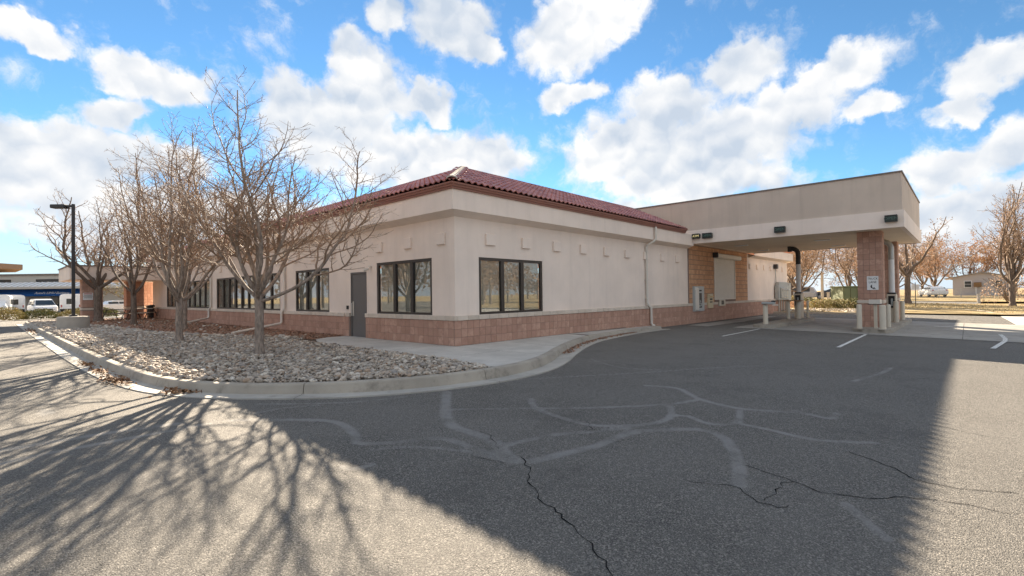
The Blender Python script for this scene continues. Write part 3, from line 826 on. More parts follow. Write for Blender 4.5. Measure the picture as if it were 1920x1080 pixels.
SW = .4; sx, sy = sill_mesh(SW-.005, 'x'), sill_mesh(SW-.005, 'y')
for k in range(int(LX/SW)):
    a = SW/2 + k*SW + .0
    if any(g0 < a < g1 for g0, g1 in [(15.45, 16.68), (17.3, 18.0), (18.85, 19.8)]): continue
    piece('sill_stone', sx, (a, -.002, 0), bld)
k = 0
a = -.085 + SW/2
while a < LY:
    if not (DOOR[0] - .22 < a < DOOR[1] + .22): piece('sill_stone', sy, (-.002, a, 0), bld)
    a += SW
mbs = MB(); mbs.cbox(-.085, DOOR[0]-.21, .682, 0, DOOR[0]-.005, .809, .008); mbs.build('sill_stone', M['sill'], bld)
mbs = MB(); mbs.cbox(-.085, DOOR[1]+.005, .682, 0, DOOR[1]+.2, .809, .008); mbs.build('sill_stone', M['sill'], bld)

# ---- square stucco bosses
def boss(axis, a):
    mb = MB()
    if axis == 'x': mb.cbox(a, -.07, 2.80, a+.375, 0, 3.125, .008)
    else: mb.cbox(-.07, a, 2.78, 0, a+.34, 3.1, .008)
    mb.build('stucco_boss', M['stucco'], bld)
for k in range(9): boss('x', 1.15 + k*1.563)
for k in range(6): boss('x', 24.3 + k*1.5)
for k in range(22): boss('y', .38 + k*1.56)

# ---- windows
def window(axis, a0, a1, n, groups=1):
    def bx(mb, a, b, d0, d1, z0, z1):
        return mb.box(a, d0, z0, b, d1, z1) if axis == 'x' else mb.box(d0, a, z0, d1, b, z1)
    fw = .095; mb = MB()
    bx(mb, a0, a1, .015, .085, WZ0, WZ0+.07); bx(mb, a0, a1, .015, .085, WZ1-.085, WZ1)
    bx(mb, a0, a0+fw, .016, .084, WZ0+.07, WZ1-.085); bx(mb, a1-fw, a1, .016, .084, WZ0+.07, WZ1-.085)
    fr = mb.build('window', M['bronze'], bld)
    lw = (a1 - a0 - 2*fw) / n
    for k in range(n):
        x0, x1 = a0+fw+k*lw, a0+fw+(k+1)*lw
        if k: m2 = MB(); mw = .065 if (n == 3 or k % 3) else .11; bx(m2, x0-mw, x0+mw, .008, .083, WZ0+.07, WZ1-.085); m2.build('mullion', M['bronze'], fr)
        g = MB(); e = .03
        z0, z1 = WZ0+.07, WZ1-.085
        bx(g, x0+e, x1-e, .052, .058, z0, z1); g.build('pane', M['glass'], fr)
        b = MB(); ns = 34
        for q in range(ns):                               # slats of the closed blind
            zz = z0 + (z1-z0)*q/ns; h = (z1-z0)/ns
            c = [(x0, .125, zz), (x1, .125, zz), (x1, .112, zz+h), (x0, .112, zz+h)]
            if axis == 'y': c = [(p[1], p[0], p[2]) for p in c][::-1]
            b.quad(*c)
        b.build('blind', M['blind'], fr)
for a0, a1, n in WIN_R: window('x', a0, a1, n)
for a0, a1, n in WIN_L: window('y', a0, a1, n)
# ---- side door
d0, d1, dz0, dz1 = DOOR
mb = MB(); mb.box(-.015, d0+.002, dz0, .06, d0+.05, dz1-.002); mb.box(-.015, d1-.05, dz0, .06, d1-.002, dz1-.002); mb.box(-.015, d0+.05, dz1-.055, .06, d1-.05, dz1-.002)
dfr = mb.build('door_frame', M['door'], bld)
mb = MB(); mb.box(.015, d0+.053, dz0+.02, .055, d1-.053, dz1-.058); door = mb.build('door', M['door'], bld)
mb = MB(); mb.tube([(.015, d1-.13, 1.15), (-.05, d1-.13, 1.15), (-.05, d1-.13, .72), (.015, d1-.13, .72)], .016, 8); mb.box(.008, d1-.17, .70, .0145, d1-.09, 1.2); mb.build('handle', M['steel'], door)
for z in (1.95, 1.1, .25): MB().box(-.003, d0+.045, z-.06, .014, d0+.058, z+.06).build('hinge', M['brass'], door)
MB().box(-.06, d0+.02, dz0-.02, .06, d1-.02, dz0+.015).build('threshold', M['steel'], door)
mb = MB(); mb.cbox(-.035, 5.68, .93, 0, 5.80, 1.06, .006); mb.cbox(-.042, 5.70, .97, -.03, 5.78, 1.03, .004); mb.build('card_reader', M['black'], bld)
mb = MB(); mb.lathe([(.05, 0), (.05, .02), (.02, .03)], (-.05, 4.2, 2.32), 10); mb.tube([(0, 4.2, 2.36), (-.09, 4.2, 2.36), (-.1, 4.2, 2.30)], .02, 8)
mb.tube([(-.1, 4.17, 2.27), (-.24, 4.27, 2.23)], [.045, .05], 10); mb.build('security_camera', M['white_metal'], bld)

# ---- fascia, gutter (swept round the corner)
PF = .35
def sweep_L(prof, xa, xb, yb, name, mat, z_in=True):
    """profile (outward u, z); run along the right wall from xb to the corner and along the left wall to yb"""
    mb = MB(); n = len(prof)
    mb.v += [(xb, -u, z) for u, z in prof] + [(-u, -u, z) for u, z in prof] + [(-u, yb, z) for u, z in prof]
    for s in range(2):
        for k in range(n-1): mb.f.append((s*n+k, s*n+k+1, (s+1)*n+k+1, (s+1)*n+k))
    mb.f.append(tuple(range(n)))
    return mb.build(name, mat, bld)
sweep_L([(0, 3.51), (PF, 3.63), (PF, 4.17), (0, 4.3)], 0, 14.99, LY+.35, 'fascia', M['stucco'])
gut = sweep_L([(PF-.01, 4.155), (PF+.05, 4.16), (PF+.055, 4.205), (PF+.09, 4.215), (PF+.10, 4.26), (PF+.135, 4.275), (PF+.14, 4.315), (PF+.11, 4.318), (PF+.0, 4.30)], 0, 13.95, LY+.3, 'gutter', M['gutter'])
mb = MB(); prof = [(0, 3.51), (PF, 3.63), (PF, 4.17), (0, 4.3)]; n = 4
mb.v += [(24.31, -u, z) for u, z in prof] + [(LX+PF, -u, z) for u, z in prof]
for k in range(n-1): mb.f.append((k, n+k, n+k+1, k+1))
mb.f.append((4, 5, 6, 7)); mb.build('fascia', M['stucco'], bld)

# ---- tiled roof
DR, ZE, ZR = 3.0, 4.34, 5.88; OV = -.46
SL = (ZR-ZE)/(DR-OV); SLEN = math.hypot(ZR-ZE, DR-OV)
YB = LY + .46
mb = MB()
mb.quad((OV, OV, ZE-.03), (14.0, OV, ZE-.03), (14.98, DR, ZR-.03), (DR, DR, ZR-.03))
mb.quad((OV, OV, ZE-.03), (DR, DR, ZR-.03), (DR, YB-DR-.46, ZR-.03), (OV, YB, ZE-.03))
mb.quad((DR, DR, ZR-.035), (14.98, DR, ZR-.035), (14.98, YB-DR-.46, ZR-.035), (DR, YB-DR-.46, ZR-.035))
mb.quad((OV, YB, ZE-.03), (DR, YB-DR-.46, ZR-.03), (LX, YB-DR-.46, ZR-.03), (LX, YB, ZE-.03))
mb.quad((24.3, OV, ZE-.03), (LX+.4, OV, ZE-.03), (LX-3, DR, ZR-.03), (24.3, DR, ZR-.03)); mb.quad((24.3, DR, ZR-.036), (LX-3, DR, ZR-.036), (LX-3, 31, ZR-.036), (24.3, 31, ZR-.036))
mb.quad((LX+.4, OV, ZE-.03), (LX+.4, YB, ZE-.03), (LX-3, YB-3.5, ZR-.03), (LX-3, DR, ZR-.03))
roof = mb.build('roof', M['tile'], bld)
def tile_mesh(axis):
    """one barrel tile, eave end thick; local: along slope, across"""
    mb = MB(); n = 7; TL = .43; rows = []
    for (t, lift) in ((0, .042), (TL, .010)):
        row = []
        for k in range(n+1):
            u = -.118 + .236*k/n; h = .052*math.cos(max(-1, min(1, (u+.018)/.085))*math.pi/2) if abs(u+.018) < .085 else 0
            row.append((u, h + lift, t))
        rows.append(row)
    lip = [(u, h-.028, 0) for u, h, t in rows[0]]
    allr = [lip, rows[0], rows[1]]
    ca, sa = math.cos(math.atan(SL)), math.sin(math.atan(SL))
    for row in allr:
        for (u, h, t) in row:
            run, z = t*ca - h*sa, t*sa + h*ca
            mb.v.append((u, run, z) if axis == 'x' else (run, -u, z))
    for r in range(2):
        for k in range(n): mb.f.append((r*(n+1)+k, r*(n+1)+k+1, (r+1)*(n+1)+k+1, (r+1)*(n+1)+k))
    me = bpy.data.meshes.new('roof_tile'); me.from_pydata(mb.v, [], mb.f); me.materials.append(M['tile']); return me
TM = {'x': tile_mesh('x'), 'y': tile_mesh('y')}
tiles = []; NR = 10; EXP = SLEN/NR
for r in range(NR):
    run = r*EXP*math.cos(math.atan(SL)); z = ZE + run*SL - .012; o = OV + run
    a = o + .16
    k = 0
    while True:
        x = .0 + (k + .5)*.23 - .46; k += 1
        if x > 13.95 + run*.29 - .05: break
        if x < o + .10: continue
        tiles.append(('x', (x, o - .03, z)))
    k = 0
    while True:
        y = (k + .5)*.23 - .46; k += 1
        if y > YB - (run + .1): break
        if y < o + .10: continue
        tiles.append(('y', (o - .03, y, z)))
def tscore(t):
    p = Vector(t[1]) - Vector((-8.65, -10.14, 1.37)); nn = Vector((0, -1, .6)) if t[0] == 'x' else Vector((-1, 0, .6))
    return -abs(p.normalized().dot(nn)) / p.length_squared
tiles.sort(key=tscore)
for ax, p in tiles[:300]: piece('roof_tile', TM[ax], p, roof)
mb = MB(); mb.c = []
for ax, p in tiles[300:]:
    me = TM[ax]; i = len(mb.v); rv = random.random()
    mb.v += [(v.co.x+p[0], v.co.y+p[1], v.co.z+p[2]) for v in me.vertices]
    for f in me.polygons: mb.f.append(tuple(i+q for q in f.vertices)); mb.c.append(rv)
mb.build('far_roof_tiles', M['tile'], roof, kind='stuff')
# hip tiles
hipL = Vector((OV, OV, ZE)); hipR = Vector((DR, DR, ZR)); nd = 11
for k in range(nd):
    a = hipL.lerp(hipR, k/nd); b = hipL.lerp(hipR, (k+1.12)/nd); t = (b-a).normalized(); s = Vector((1, -1, 0)).normalized(); u = s.cross(t)
    if u.z < 0: u = -u
    mb = MB(); ring = []
    for (p, lift, w) in ((a, .06, .14), (b, .04, .125)):
        ring.append([p + s*math.cos(q)*w + u*(math.sin(q)*.09 + lift - .02) for q in [math.pi*j/8 for j in range(9)]])
    mb.v = [tuple(p) for r_ in ring for p in r_] + [tuple(p - u*.035) for p in ring[0]]
    for j in range(8): mb.f.append((j, j+1, 9+j+1, 9+j)); mb.f.append((18+j, 18+j+1, j+1, j))
    mb.build('hip_tile', M['ridge'], roof)
mb = MB()                                                # ridge flashing along the tops
mb.box(DR-.02, DR-.05, ZR-.02, 14.98, DR+.12, ZR+.055); mb.box(DR-.05, DR+.12, ZR-.02, DR+.12, YB-DR-.46, ZR+.055); mb.build('ridge_flashing', M['copper'], roof)
mb = MB(); mb.tube([(13.97, OV-.01, ZE-.0), (14.98, DR, ZR+.02)], .05, 8); mb.build('verge_flashing', M['gutter'], roof)

# ---- downspouts
def downspout(pts, name='downspout', r=.05, n=10):
    o = MB().tube(pts, r, n).build(name, M['white_metal'], bld); smooth_sides(o); return o
downspout([(10.86,-.43,4.18),(10.86,-.43,3.66),(10.80,-.36,3.56),(10.70,-.16,3.44),(10.68,-.075,3.36),(10.68,-.075,.93),(10.72,-.10,.86),(10.86,-.14,.74),(10.89,-.145,.66),(10.89,-.145,.06),(10.94,-.17,-.02),(11.05,-.2,-.05)])
for y0, e in ((10.9, (-2.35, 10.05)), (20.75, (-2.1, 19.0))):
    downspout([(-.43,y0,4.18),(-.43,y0,3.66),(-.36,y0,3.56),(-.16,y0,3.44),(-.075,y0,3.36),(-.075,y0,.9),(-.11,y0+.04,.84),(-.15,y0+.09,.76),(-.15,y0+.1,.36),(-.22,y0+.08,.28),(e[0], e[1], .06)])
for z in (3.1, 1.9, 1.1): MB().box(10.60, -.13, z, 10.76, -.002, z+.03).build('pipe_strap', M['white_metal'], bld)

# ---- roller shutter and service window gear
sh = MB(); sh.box(18.33, -.1, .93, 18.42, -.0, 3.2); sh.box(21.46, -.1, .93, 21.55, 0, 3.2); sh.box(18.42, -.10, .92, 21.46, -.0, .965); shutter = sh.build('roller_shutter', M['white_metal'], bld)
mb = MB(); mb.cbox(-1.52, -.012, .002, 1.52, .012, .062, .006); sl = bpy.data.meshes.new('shutter_slat'); sl.from_pydata(mb.v, [], mb.f); sl.materials.append(M['white_metal'])
for k in range(34): piece('shutter_slat', sl, (19.94, -.06, .966 + k*.0655), shutter)
mb = MB(); mb.cbox(18.3, -.33, 3.19, 22.0, 0, 3.46, .05); mb.build('shutter_housing', M['white_metal'], bld)
mb = MB(); mb.box(18.33, -.1, .811, 21.55, -.04, .93); mb.build('shutter_backing', M['mortar'], bld)
mb = MB(); mb.box(18.42, -.02, .93, 21.46, -.001, 3.2); mb.build('shutter_recess', M['bronze'], bld)
mb = MB(); mb.cbox(18.18, -.34, 3.22, 18.29, -.05, 3.5, .02); mb.build('shutter_motor', M['dark_metal'], bld)
mb = MB(); mb.box(15.45, -.16, .40, 16.68, -.01, 1.66); atm = mb.build('cash_machine', plain('atm_grey', (.42, .44, .44), .5, .4), bld)
mb = MB(); mb.cbox(15.52, -.22, .46, 15.9, -.15, 1.58, .02); mb.build('side_panel', M['white_metal'], atm)
mb = MB(); mb.box(15.95, -.175, .57, 16.33, -.159, 1.32); mb.build('screen', M['black'], atm)
mb = MB(); mb.box(15.96, -.175, 1.40, 16.32, -.159, 1.48); mb.build('name_plate', M['sign_black'], atm)
for (x, z, w, h) in [(16.0, .62, .12, .1), (16.16, .64, .12, .16), (16.02, .78, .22, .05), (16.08, .86, .14, .05), (16.06, .93, .08, .04)]:
    MB().box(x, -.182, z, x+w, -.174, z+h).build('key_panel', M['grey_box'], atm)
mb = MB(); mb.cbox(15.5, -.2, 1.47, 15.85, -.15, 1.60, .02); mb.build('light_cover', M['sign_white'], atm)
mb = MB(); mb.cbox(17.33, -.13, .50, 18.0, -.01, 1.27, .02); nd_ = mb.build('night_deposit', M['cream2'], bld)
mb = MB(); mb.box(17.5, -.14, .93, 17.84, -.129, 1.02); mb.box(17.5, -.14, .80, 17.84, -.129, .86); mb.build('slot', M['black'], nd_)
mb = MB(); mb.cbox(17.45, -.16, 1.06, 17.9, -.12, 1.24, .03); mb.build('hopper_door', M['cream2'], nd_)
mb = MB(); mb.tube([(17.52,-.13,1.1),(17.52,-.2,1.12),(17.82,-.2,1.12),(17.82,-.13,1.1)], .018, 8); mb.build('pull_handle', M['brass'], nd_)
mb = MB(); mb.cbox(18.87, -.14, .58, 19.78, -.01, .925, .02); dr = mb.build('deal_drawer', M['cream'], bld)
mb = MB(); mb.box(19.15, -.15, .66, 19.5, -.139, .88); mb.build('drawer_front', M['black'], dr)

# ---- electrical cabinets at the far end of the right wall
mb = MB(); mb.cbox(29.75, -.32, .72, 32.4, -.06, 1.75, .02); ec = mb.build('meter_cabinet', M['grey_box'], bld)
for k in range(3):
    mb = MB(); mb.cbox(30.1+k*.62, -.42, .85, 30.62+k*.62, -.32, 1.62, .03); mb.lathe([(.12, 0), (.12, .06), (.08, .1)], (30.36+k*.62, -.45, 1.4), 12); mb.build('meter', M['conduit'], ec)
mb = MB(); mb.box(29.9, -.30, 1.75, 32.2, -.08, 2.0); mb.box(32.4, -.3, .62, 33.1, -.06, 1.95); mb.build('upper_cabinet', M['grey_box'], ec)
for k in range(4): MB().tube([(30.35+k*.6, -.16, .74), (30.35+k*.6, -.16, -.25)], .05, 8).build('conduit', M['conduit'], bld)
MB().tube([(30.15, -.15, 1.9), (29.85, -.12, 2.0), (29.85, -.1, 2.95)], .035, 8).build('conduit', M['conduit'], bld)
MB().cbox(29.68, -.25, 2.95, 30.02, -.0, 3.28, .02).build('junction_box', M['dark_metal'], bld)

# ================================================================== DRIVE-THROUGH CANOPY
can = thing('drive_through_canopy', 'tan stucco drive-through canopy with tall parapet on block columns', 'canopy', (19.6, -4, 0), world=True)
CX0, CX1, CY0, CY1 = 15.0, 24.3, -8.38, 14.0
def ring_box(x0, x1, y0, y1, z0, z1):
    mb = MB()
    mb.quad((x0, y1, z0), (x0, y0, z0), (x0, y0, z1), (x0, y1, z1)); mb.quad((x0, y0, z0), (x1, y0, z0), (x1, y0, z1), (x0, y0, z1))
    mb.quad((x1, y0, z0), (x1, y1, z0), (x1, y1, z1), (x1, y0, z1)); mb.quad((x1, y1, z0), (x0, y1, z0), (x0, y1, z1), (x1, y1, z1)); return mb
mb = ring_box(CX0, CX1, CY0, CY1, 4.38, 5.82); mb.quad((CX0, CY0, 5.6), (CX1, CY0, 5.6), (CX1, CY1, 5.6), (CX0, CY1, 5.6)); mb.build('parapet', M['stucco_tan'], can)
st_ = .055
mb = ring_box(CX0-st_, CX1+st_, CY0-st_, -.36, 3.735, 4.385)
mb.quad((CX0-st_, CY0-st_, 4.385), (CX1+st_, CY0-st_, 4.385), (CX1+st_, CY0, 4.385), (CX0-st_, CY0, 4.385)); mb.quad((CX0-st_, CY0, 4.385), (CX0, CY0, 4.385), (CX0, -.36, 4.385), (CX0-st_, -.36, 4.385))
for a, b, c, d in ((CX0-st_, CX0+.1, CY0-st_, -.06), (CX1-.1, CX1+st_, CY0-st_, -.06), (CX0+.1, CX1-.1, CY0-st_, CY0+.1)): mb.quad((a, c, 3.735), (a, d, 3.735), (b, d, 3.735), (b, c, 3.735))
mb.build('fascia', M['stucco'], can)
mb = MB(); mb.box(CX0-st_, -.36, 3.7355, CX0+.06, -.001, 4.384); mb.build('fascia', M['stucco'], can)
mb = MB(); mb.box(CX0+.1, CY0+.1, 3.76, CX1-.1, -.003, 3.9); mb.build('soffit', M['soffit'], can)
mb = MB(); e = .035
mb.box(CX0-e, CY0-e, 5.815, CX0+.2, CY1, 5.875); mb.box(CX1-.2, CY0-e, 5.815, CX1+e, CY1, 5.875); mb.box(CX0+.2, CY0-e, 5.8152, CX1-.2, CY0+.2, 5.8748); mb.build('cap_flashing', M['copper'], can)
for (x, y) in [(18.0,-1.6),(22.2,-1.45),(18.35,-5.15),(22.3,-5.15)]:
    mb = MB(); mb.cbox(x-.12, y-.32, 3.72, x+.12, y+.32, 3.765, .012); mb.build('soffit_light', M['sign_white'], can)
def block_column(name, x0, y0, x1, y1, zb, zt, parent, nx, ny, band=None, bh=.2263, ztarget=None):
    mb = MB(); mb.box(x0+.012, y0+.012, zb, x1-.012, y1-.012, zt); root = mb.build(name, M['mortar'], parent)
    nr = int(round((zt - zb) / bh)); h = (zt - zb) / nr; meshes = {}
    wx, wy = (x1-x0)/nx, (y1-y0)/ny
    def bmesh_(sx, sy, hh):
        key = (round(sx, 4), round(sy, 4), round(hh, 4))
        if key not in meshes:
            m = MB(); m.cbox(-sx/2, -sy/2, -hh/2, sx/2, sy/2, hh/2, .006); me = bpy.data.meshes.new('block'); me.from_pydata(m.v, [], m.f); me.materials.append(M['cmu']); meshes[key] = me
        return meshes[key]
    d = .06
    for r in range(nr):
        z = zb + (r+.5)*h
        if band and abs(z - band) < h/2:
            m = MB(); m.cbox(x0-.03, y0-.03, z-h*.28, x1+.03, y1+.03, z+h*.28, .01); m.build('band_stone', M['sill'], root)
        for k in range(ny):                              # face towards -X
            piece('block', bmesh_(d, wy-.008, h-.008), (x0 + d/2, y0+(k+.5)*wy, z), root)
        for k in range(nx):                              # face towards -Y
            if k == 0: continue
            piece('block', bmesh_(wx-.008, d, h-.008), (x0+(k+.5)*wx, y0 + d/2, z), root)
    m = MB()
    for r in range(nr):
        z = zb + (r+.5)*h
        m.box(x1-.01, y0+.07, z-h/2+.004, x1, y1, z+h/2-.004); m.box(x0+.07, y1-.01, z-h/2+.004, x1-.011, y1, z+h/2-.004)
    m.build('rear_blocks', M['cmu'], root, kind='stuff')
    return root
block_column('column', 16.0, -7.63, 16.83, -6.80, -.16, 3.762, can, 4, 4, .84)
block_column('column', 22.3, -7.60, 23.1, -6.80, -.16, 3.762, can, 4, 4, .84)

# islands
def island(name, x0, x1, y0, y1, zt, ramp):
    mb = MB(); r = (y1-y0)/2 * .8; pts = []
    for k in range(9):
        a = math.pi/2 + math.pi*k/8; pts.append((x0 + r + r*math.cos(a), (y0+y1)/2 + (y1-y0)/2*math.sin(a)))
    pts += [(x1, y0), (x1, y1)]
    n = len(pts); mb.v = [(x, y, gz(x, y)-.1) for x, y in pts] + [(x + (.015 if x < x1-.1 else 0), y*.999 + .001*(y0+y1)/2, zt - (.10 if (ramp and x < x0+r) else 0)) for x, y in pts]
    for k in range(n): mb.f.append((k, (k+1) % n, n+(k+1) % n, n+k))
    mb.f.append(tuple(range(n, 2*n)))
    o = mb.build(name, M['kerb']); return struct(o)
island('island', 14.55, 23.9, -8.0, -6.72, -.155, False)
island('island', 14.2, 21.7, -4.1, -3.15, -.085, False)

# ================================================================== TREES AND SHRUBS
def rot_about(v, axis, a): return Matrix.Rotation(a, 3, axis) @ v
class Tree:
    def __init__(s, seed, height=6.6, fork=1.5, r0=.125, limbs=8, spread=(22, 58), l1=.30, l2=.22, l3=.16, wig=.16, up=.10, knob=True, lean=(0, 0), sides=(8, 6, 4, 3), twig_r=.006):
        s.r = random.Random(seed); s.trunk = MB(); s.crown = MB(); s.p = dict(height=height, fork=fork, r0=r0, up=up, wig=wig, l=(l1, l2, l3), knob=knob, sides=sides, twig=twig_r)
        s.tips = []
        r = s.r; pts = []; rad = []
        for k in range(7):
            t = k/6; pts.append(Vector((lean[0]*t + r.uniform(-.012, .012), lean[1]*t + r.uniform(-.012, .012), fork*t))); rad.append(r0*(1.28 - .5*min(1, t*5) if t < .2 else .95 - .12*t))
        rad[0] = r0*1.35
        s.trunk.tube(pts, rad, 12, False); top = pts[-1]
        s.trunk.tube([top, top + Vector((0, 0, .18))], [rad[-1], rad[-1]*.75], 12)
        H = height - fork
        for k in range(limbs):
            az = 2*math.pi*(k*.382 + r.uniform(-.05, .05)); f = k / max(1, limbs-1)
            tilt = R(spread[1] + (spread[0]-spread[1])*f + r.uniform(-6, 6)) if k < limbs-1 else R(r.uniform(3, 10))
            d = Vector((math.cos(az)*math.sin(tilt), math.sin(az)*math.sin(tilt), math.cos(tilt)))
            start = top + Vector((0, 0, -.18 + .42*f)); L = H / max(.62, math.cos(tilt)*.95 + .1) * r.uniform(.82, 1.0)
            s.branch(start, d, L, r0*(.52 if k < limbs-1 else .58)*r.uniform(.75, 1), 0)
    def branch(s, p, d, L, rad, lev):
        r = s.r; P = s.p; n = max(3, int(L/(.22 if lev < 2 else .11))); step = L/n; pts = [p.copy()]; rads = [rad]; d = d.copy()
        dirs = [d.copy()]
        for k in range(n):
            t = (k+1)/n
            d += Vector((r.gauss(0, 1), r.gauss(0, 1), r.gauss(0, .7)))*P['wig']*(.55 if lev == 0 else 1.0) + Vector((0, 0, P['up']*(1.0 if lev < 2 else .6)))
            d.normalize(); p = p + d*step; pts.append(p.copy()); dirs.append(d.copy())
            rads.append(max(P['twig']*.75, rad*(1 - .80*t) if lev < 2 else rad*(1 - .55*t)))
        (s.trunk if lev == 0 else s.crown).tube(pts, rads, s.p['sides'][lev], False)
        s.tips.append((pts[-1], d.copy()))
        if lev >= 3: return
        gap = P['l'][lev]; pos = L*(.24 if lev == 0 else .18); ang = r.uniform(0, 6.28)
        while pos < L*.97:
            k = min(n-1, int(pos/step)); f = pos/L; base = pts[k].lerp(pts[k+1], pos/step - k); dd = dirs[k]
            ang += 2.4 + r.uniform(-.5, .5)
            ax = rot_about(dd.orthogonal().normalized(), dd, ang); cd = rot_about(dd, ax, R(r.uniform(32, 62)))
            if lev == 0: cl = L*(.42*(1-f) + .13)*r.uniform(.6, 1.15)
            elif lev == 1: cl = min(.85, L*(.42*(1-f) + .16))*r.uniform(.5, 1.2)
            else: cl = r.uniform(.05, .26)
            cr = rads[k]*(.62 if lev == 0 else .62)
            cr = max(P['twig'], min(cr, .009 + cl*.016))
            s.branch(base, cd, cl, cr, lev+1)
            pos += gap*r.uniform(.6, 1.4)*(1.0 if lev == 0 else .85)
    def build(s, name, label, loc, rz=0, group=None, bark='bark', twig='twig', cat='tree', H=None, W=1):
        t = thing(name, label, cat, loc, rz, group); f0 = s.p['fork']*.85; zm = max(v[2] for v in s.crown.v); k = (H-f0)/(zm-f0) if H else 1
        up = [v for v in s.crown.v if v[2] > f0 + .45*(zm-f0)]; n = len(up); cx, cy, cz = sum(v[0] for v in up)/n, sum(v[1] for v in up)/n, sum(v[2] for v in up)/n
        for mb in (s.trunk, s.crown): mb.v = [(x - cx*max(0, z-f0)/(cz-f0)*.9, y - cy*max(0, z-f0)/(cz-f0)*.9, z) for x, y, z in mb.v]
        for mb in (s.trunk, s.crown): mb.v = [(x*(1+(W-1)*min(1, max(0, z-f0))), y*(1+(W-1)*min(1, max(0, z-f0))), z if z < f0 else f0+(z-f0)*k) for x, y, z in mb.v]
        smooth_sides(s.trunk.build('trunk', M[bark], t), 60); s.crown.build('crown', M[twig], t, smooth=True); return t
GRP = 'bare trees along the left wall of the bank'
T1S = 28
T1 = Tree(T1S, 6.0, 1.5, .112, 13, (14, 64), .24, .19, .18, wig=.14, up=.13, twig_r=.0046)
T1.build('bare_tree', 'bare young tree nearest the side door, tallest in the picture', (-4.13, 2.4, -.03), R(320), GRP, H=6.1, W=1.05)
T2 = Tree(33, 6.0, 1.45, .12, 11, (16, 56), .28, .21, .20, wig=.15, up=.13, twig_r=.0052)
T2.build('bare_tree', 'bare tree with lit bark in the river rock, second from the corner', (-4.36, 8.54, -.03), R(220), GRP, H=7.25)
T3 = Tree(54, 6.0, 1.45, .12, 8, (18, 58), .30, .24, .22, wig=.17)
t3 = T3.build('bare_tree', 'bare tree whose trunk hides behind the second tree', (-2.58, 15.46, -.03), R(240), GRP, H=7.6)
T4 = Tree(77, 6.2, 1.75, .15, 8, (20, 60), .32, .25, .22, wig=.17, sides=(7, 5, 4, 3), twig_r=.008)
T4.build('bare_tree', 'bare dark tree in the mulch in front of the picnic tables', (-3.14, 23.0, -.03), R(100), GRP, 'bark_dark', H=8.2)
T5 = Tree(88, 6.9, 2.2, .24, 8, (20, 62), .36, .28, .26, wig=.17, sides=(7, 5, 4, 3), twig_r=.009)
T5.build('bare_tree', 'bare thick-trunked tree beside the portico column with the sign', (-3.66, 31.0, -.03), R(60), GRP, 'bark_dark', H=8.2)

# ---- leafy trees beyond the lot
def leaf_cloud(mb, c, s, n, size, r):
    for _ in range(n):
        p = c + Vector((r.gauss(0, 1), r.gauss(0, 1), r.gauss(0, .8)))*s
        a = Vector((r.gauss(0, 1), r.gauss(0, 1), r.gauss(0, 1))).normalized(); b = a.orthogonal().normalized(); q = size*r.uniform(.5, 1.2)
        mb.quad(p - a*q, p + b*q*.6, p + a*q, p - b*q*.6); mb.c.append(r.random())
class Leafy(Tree):
    def leaves(s, n_per, size, frac=1.0, spread=.22):
        mb = MB(); mb.c = []
        for (p, d) in s.tips:
            if s.r.random() < frac: leaf_cloud(mb, p, spread, n_per, size, s.r)
        return mb
def big_tree(seed, h, leafmat, n, size, frac, limbs=7, fork=2.0, r0=.2, spread=(18, 62), bark='bark_dark', twr=.016, up=.06):
    t = Leafy(seed, h, fork, r0, limbs, spread, .55, .5, .5, wig=.2, up=up, sides=(6, 4, 3, 3), twig_r=twr)
    return t, (t.leaves(n, size, frac) if leafmat else None), leafmat, bark
def place_big(spec, name, label, loc, rz=0, group=None, scale=1):
    t, lv, lm, bk = spec; root = thing(name, label, 'tree', loc, rz, group); root.scale = (scale,)*3
    smooth_sides(t.trunk.build('trunk', M[bk], root), 60); t.crown.build('branches', M['twig'], root, smooth=True)
    if lv: lv.build('crown', M[lm], root)
    return root
G2 = 'autumn trees beyond the drive-through'
A1 = big_tree(101, 8.0, 'leaf_tan', 5, .085, .8, 9, 1.5, .2, (15, 75))
A2 = big_tree(102, 7.5, 'leaf_orange', 6, .10, .7, 9, 1.3, .2, (15, 80))
A3 = big_tree(103, 7.0, 'leaf_tan', 6, .10, .7, 9, 1.2, .2, (15, 80))
BR = big_tree(104, 9.5, 'leaf_tan', 1, .09, .12, 14, 1.9, .22, (8, 42), up=.1)
BL = big_tree(105, 8.0, 'leaf_tan', 1, .10, .25, 6, 2.6, .27, (25, 68), up=.03)
def at(x, y, dz=.1): return (x, y, gz(x, y) + dz)
place_big(BR, 'tall_bare_tree', 'tall upright bare tree on the verge at the right edge', at(48.5, -12.8), 0, G2)
place_big(BL, 'spreading_tree', 'bare spreading tree on the verge just right of the canopy column', at(50.5, -6.0), 0.6, G2)
r1 = place_big(A1, 'autumn_tree', 'tan autumn tree with spreading branches behind the green transformer', at(50, -1.5), 0, G2, .85)
dup(r1, at(47.5, 2.3), 2.1, 'tan autumn tree behind the left teller tube', .85)
dup(r1, at(58, 5.5), 4.0, 'tan autumn tree seen past the end of the right wall', 1.0)
r2 = place_big(A2, 'orange_tree', 'orange autumn tree standing left of the small pale house', at(88, -6.5), 0, G2, .95)
dup(r2, at(96, -10.5), 1.2, 'orange autumn tree rising behind the roof of the pale house', 1.05)
dup(r2, at(98, -15.5), 2.6, 'orange autumn tree behind the house, next to the right edge', 1.0)
dup(r2, at(82, 2.0), 3.3, 'orange autumn tree framed between the canopy columns', .95)
r3 = place_big(A3, 'brown_tree', 'brown leafy tree far behind the bare spreading tree', at(84, -2.5), 0, G2, 1.0)
dup(r3, at(100, -4.5), 1.0, 'brown leafy tree behind the white-fenced yard', 1.15)
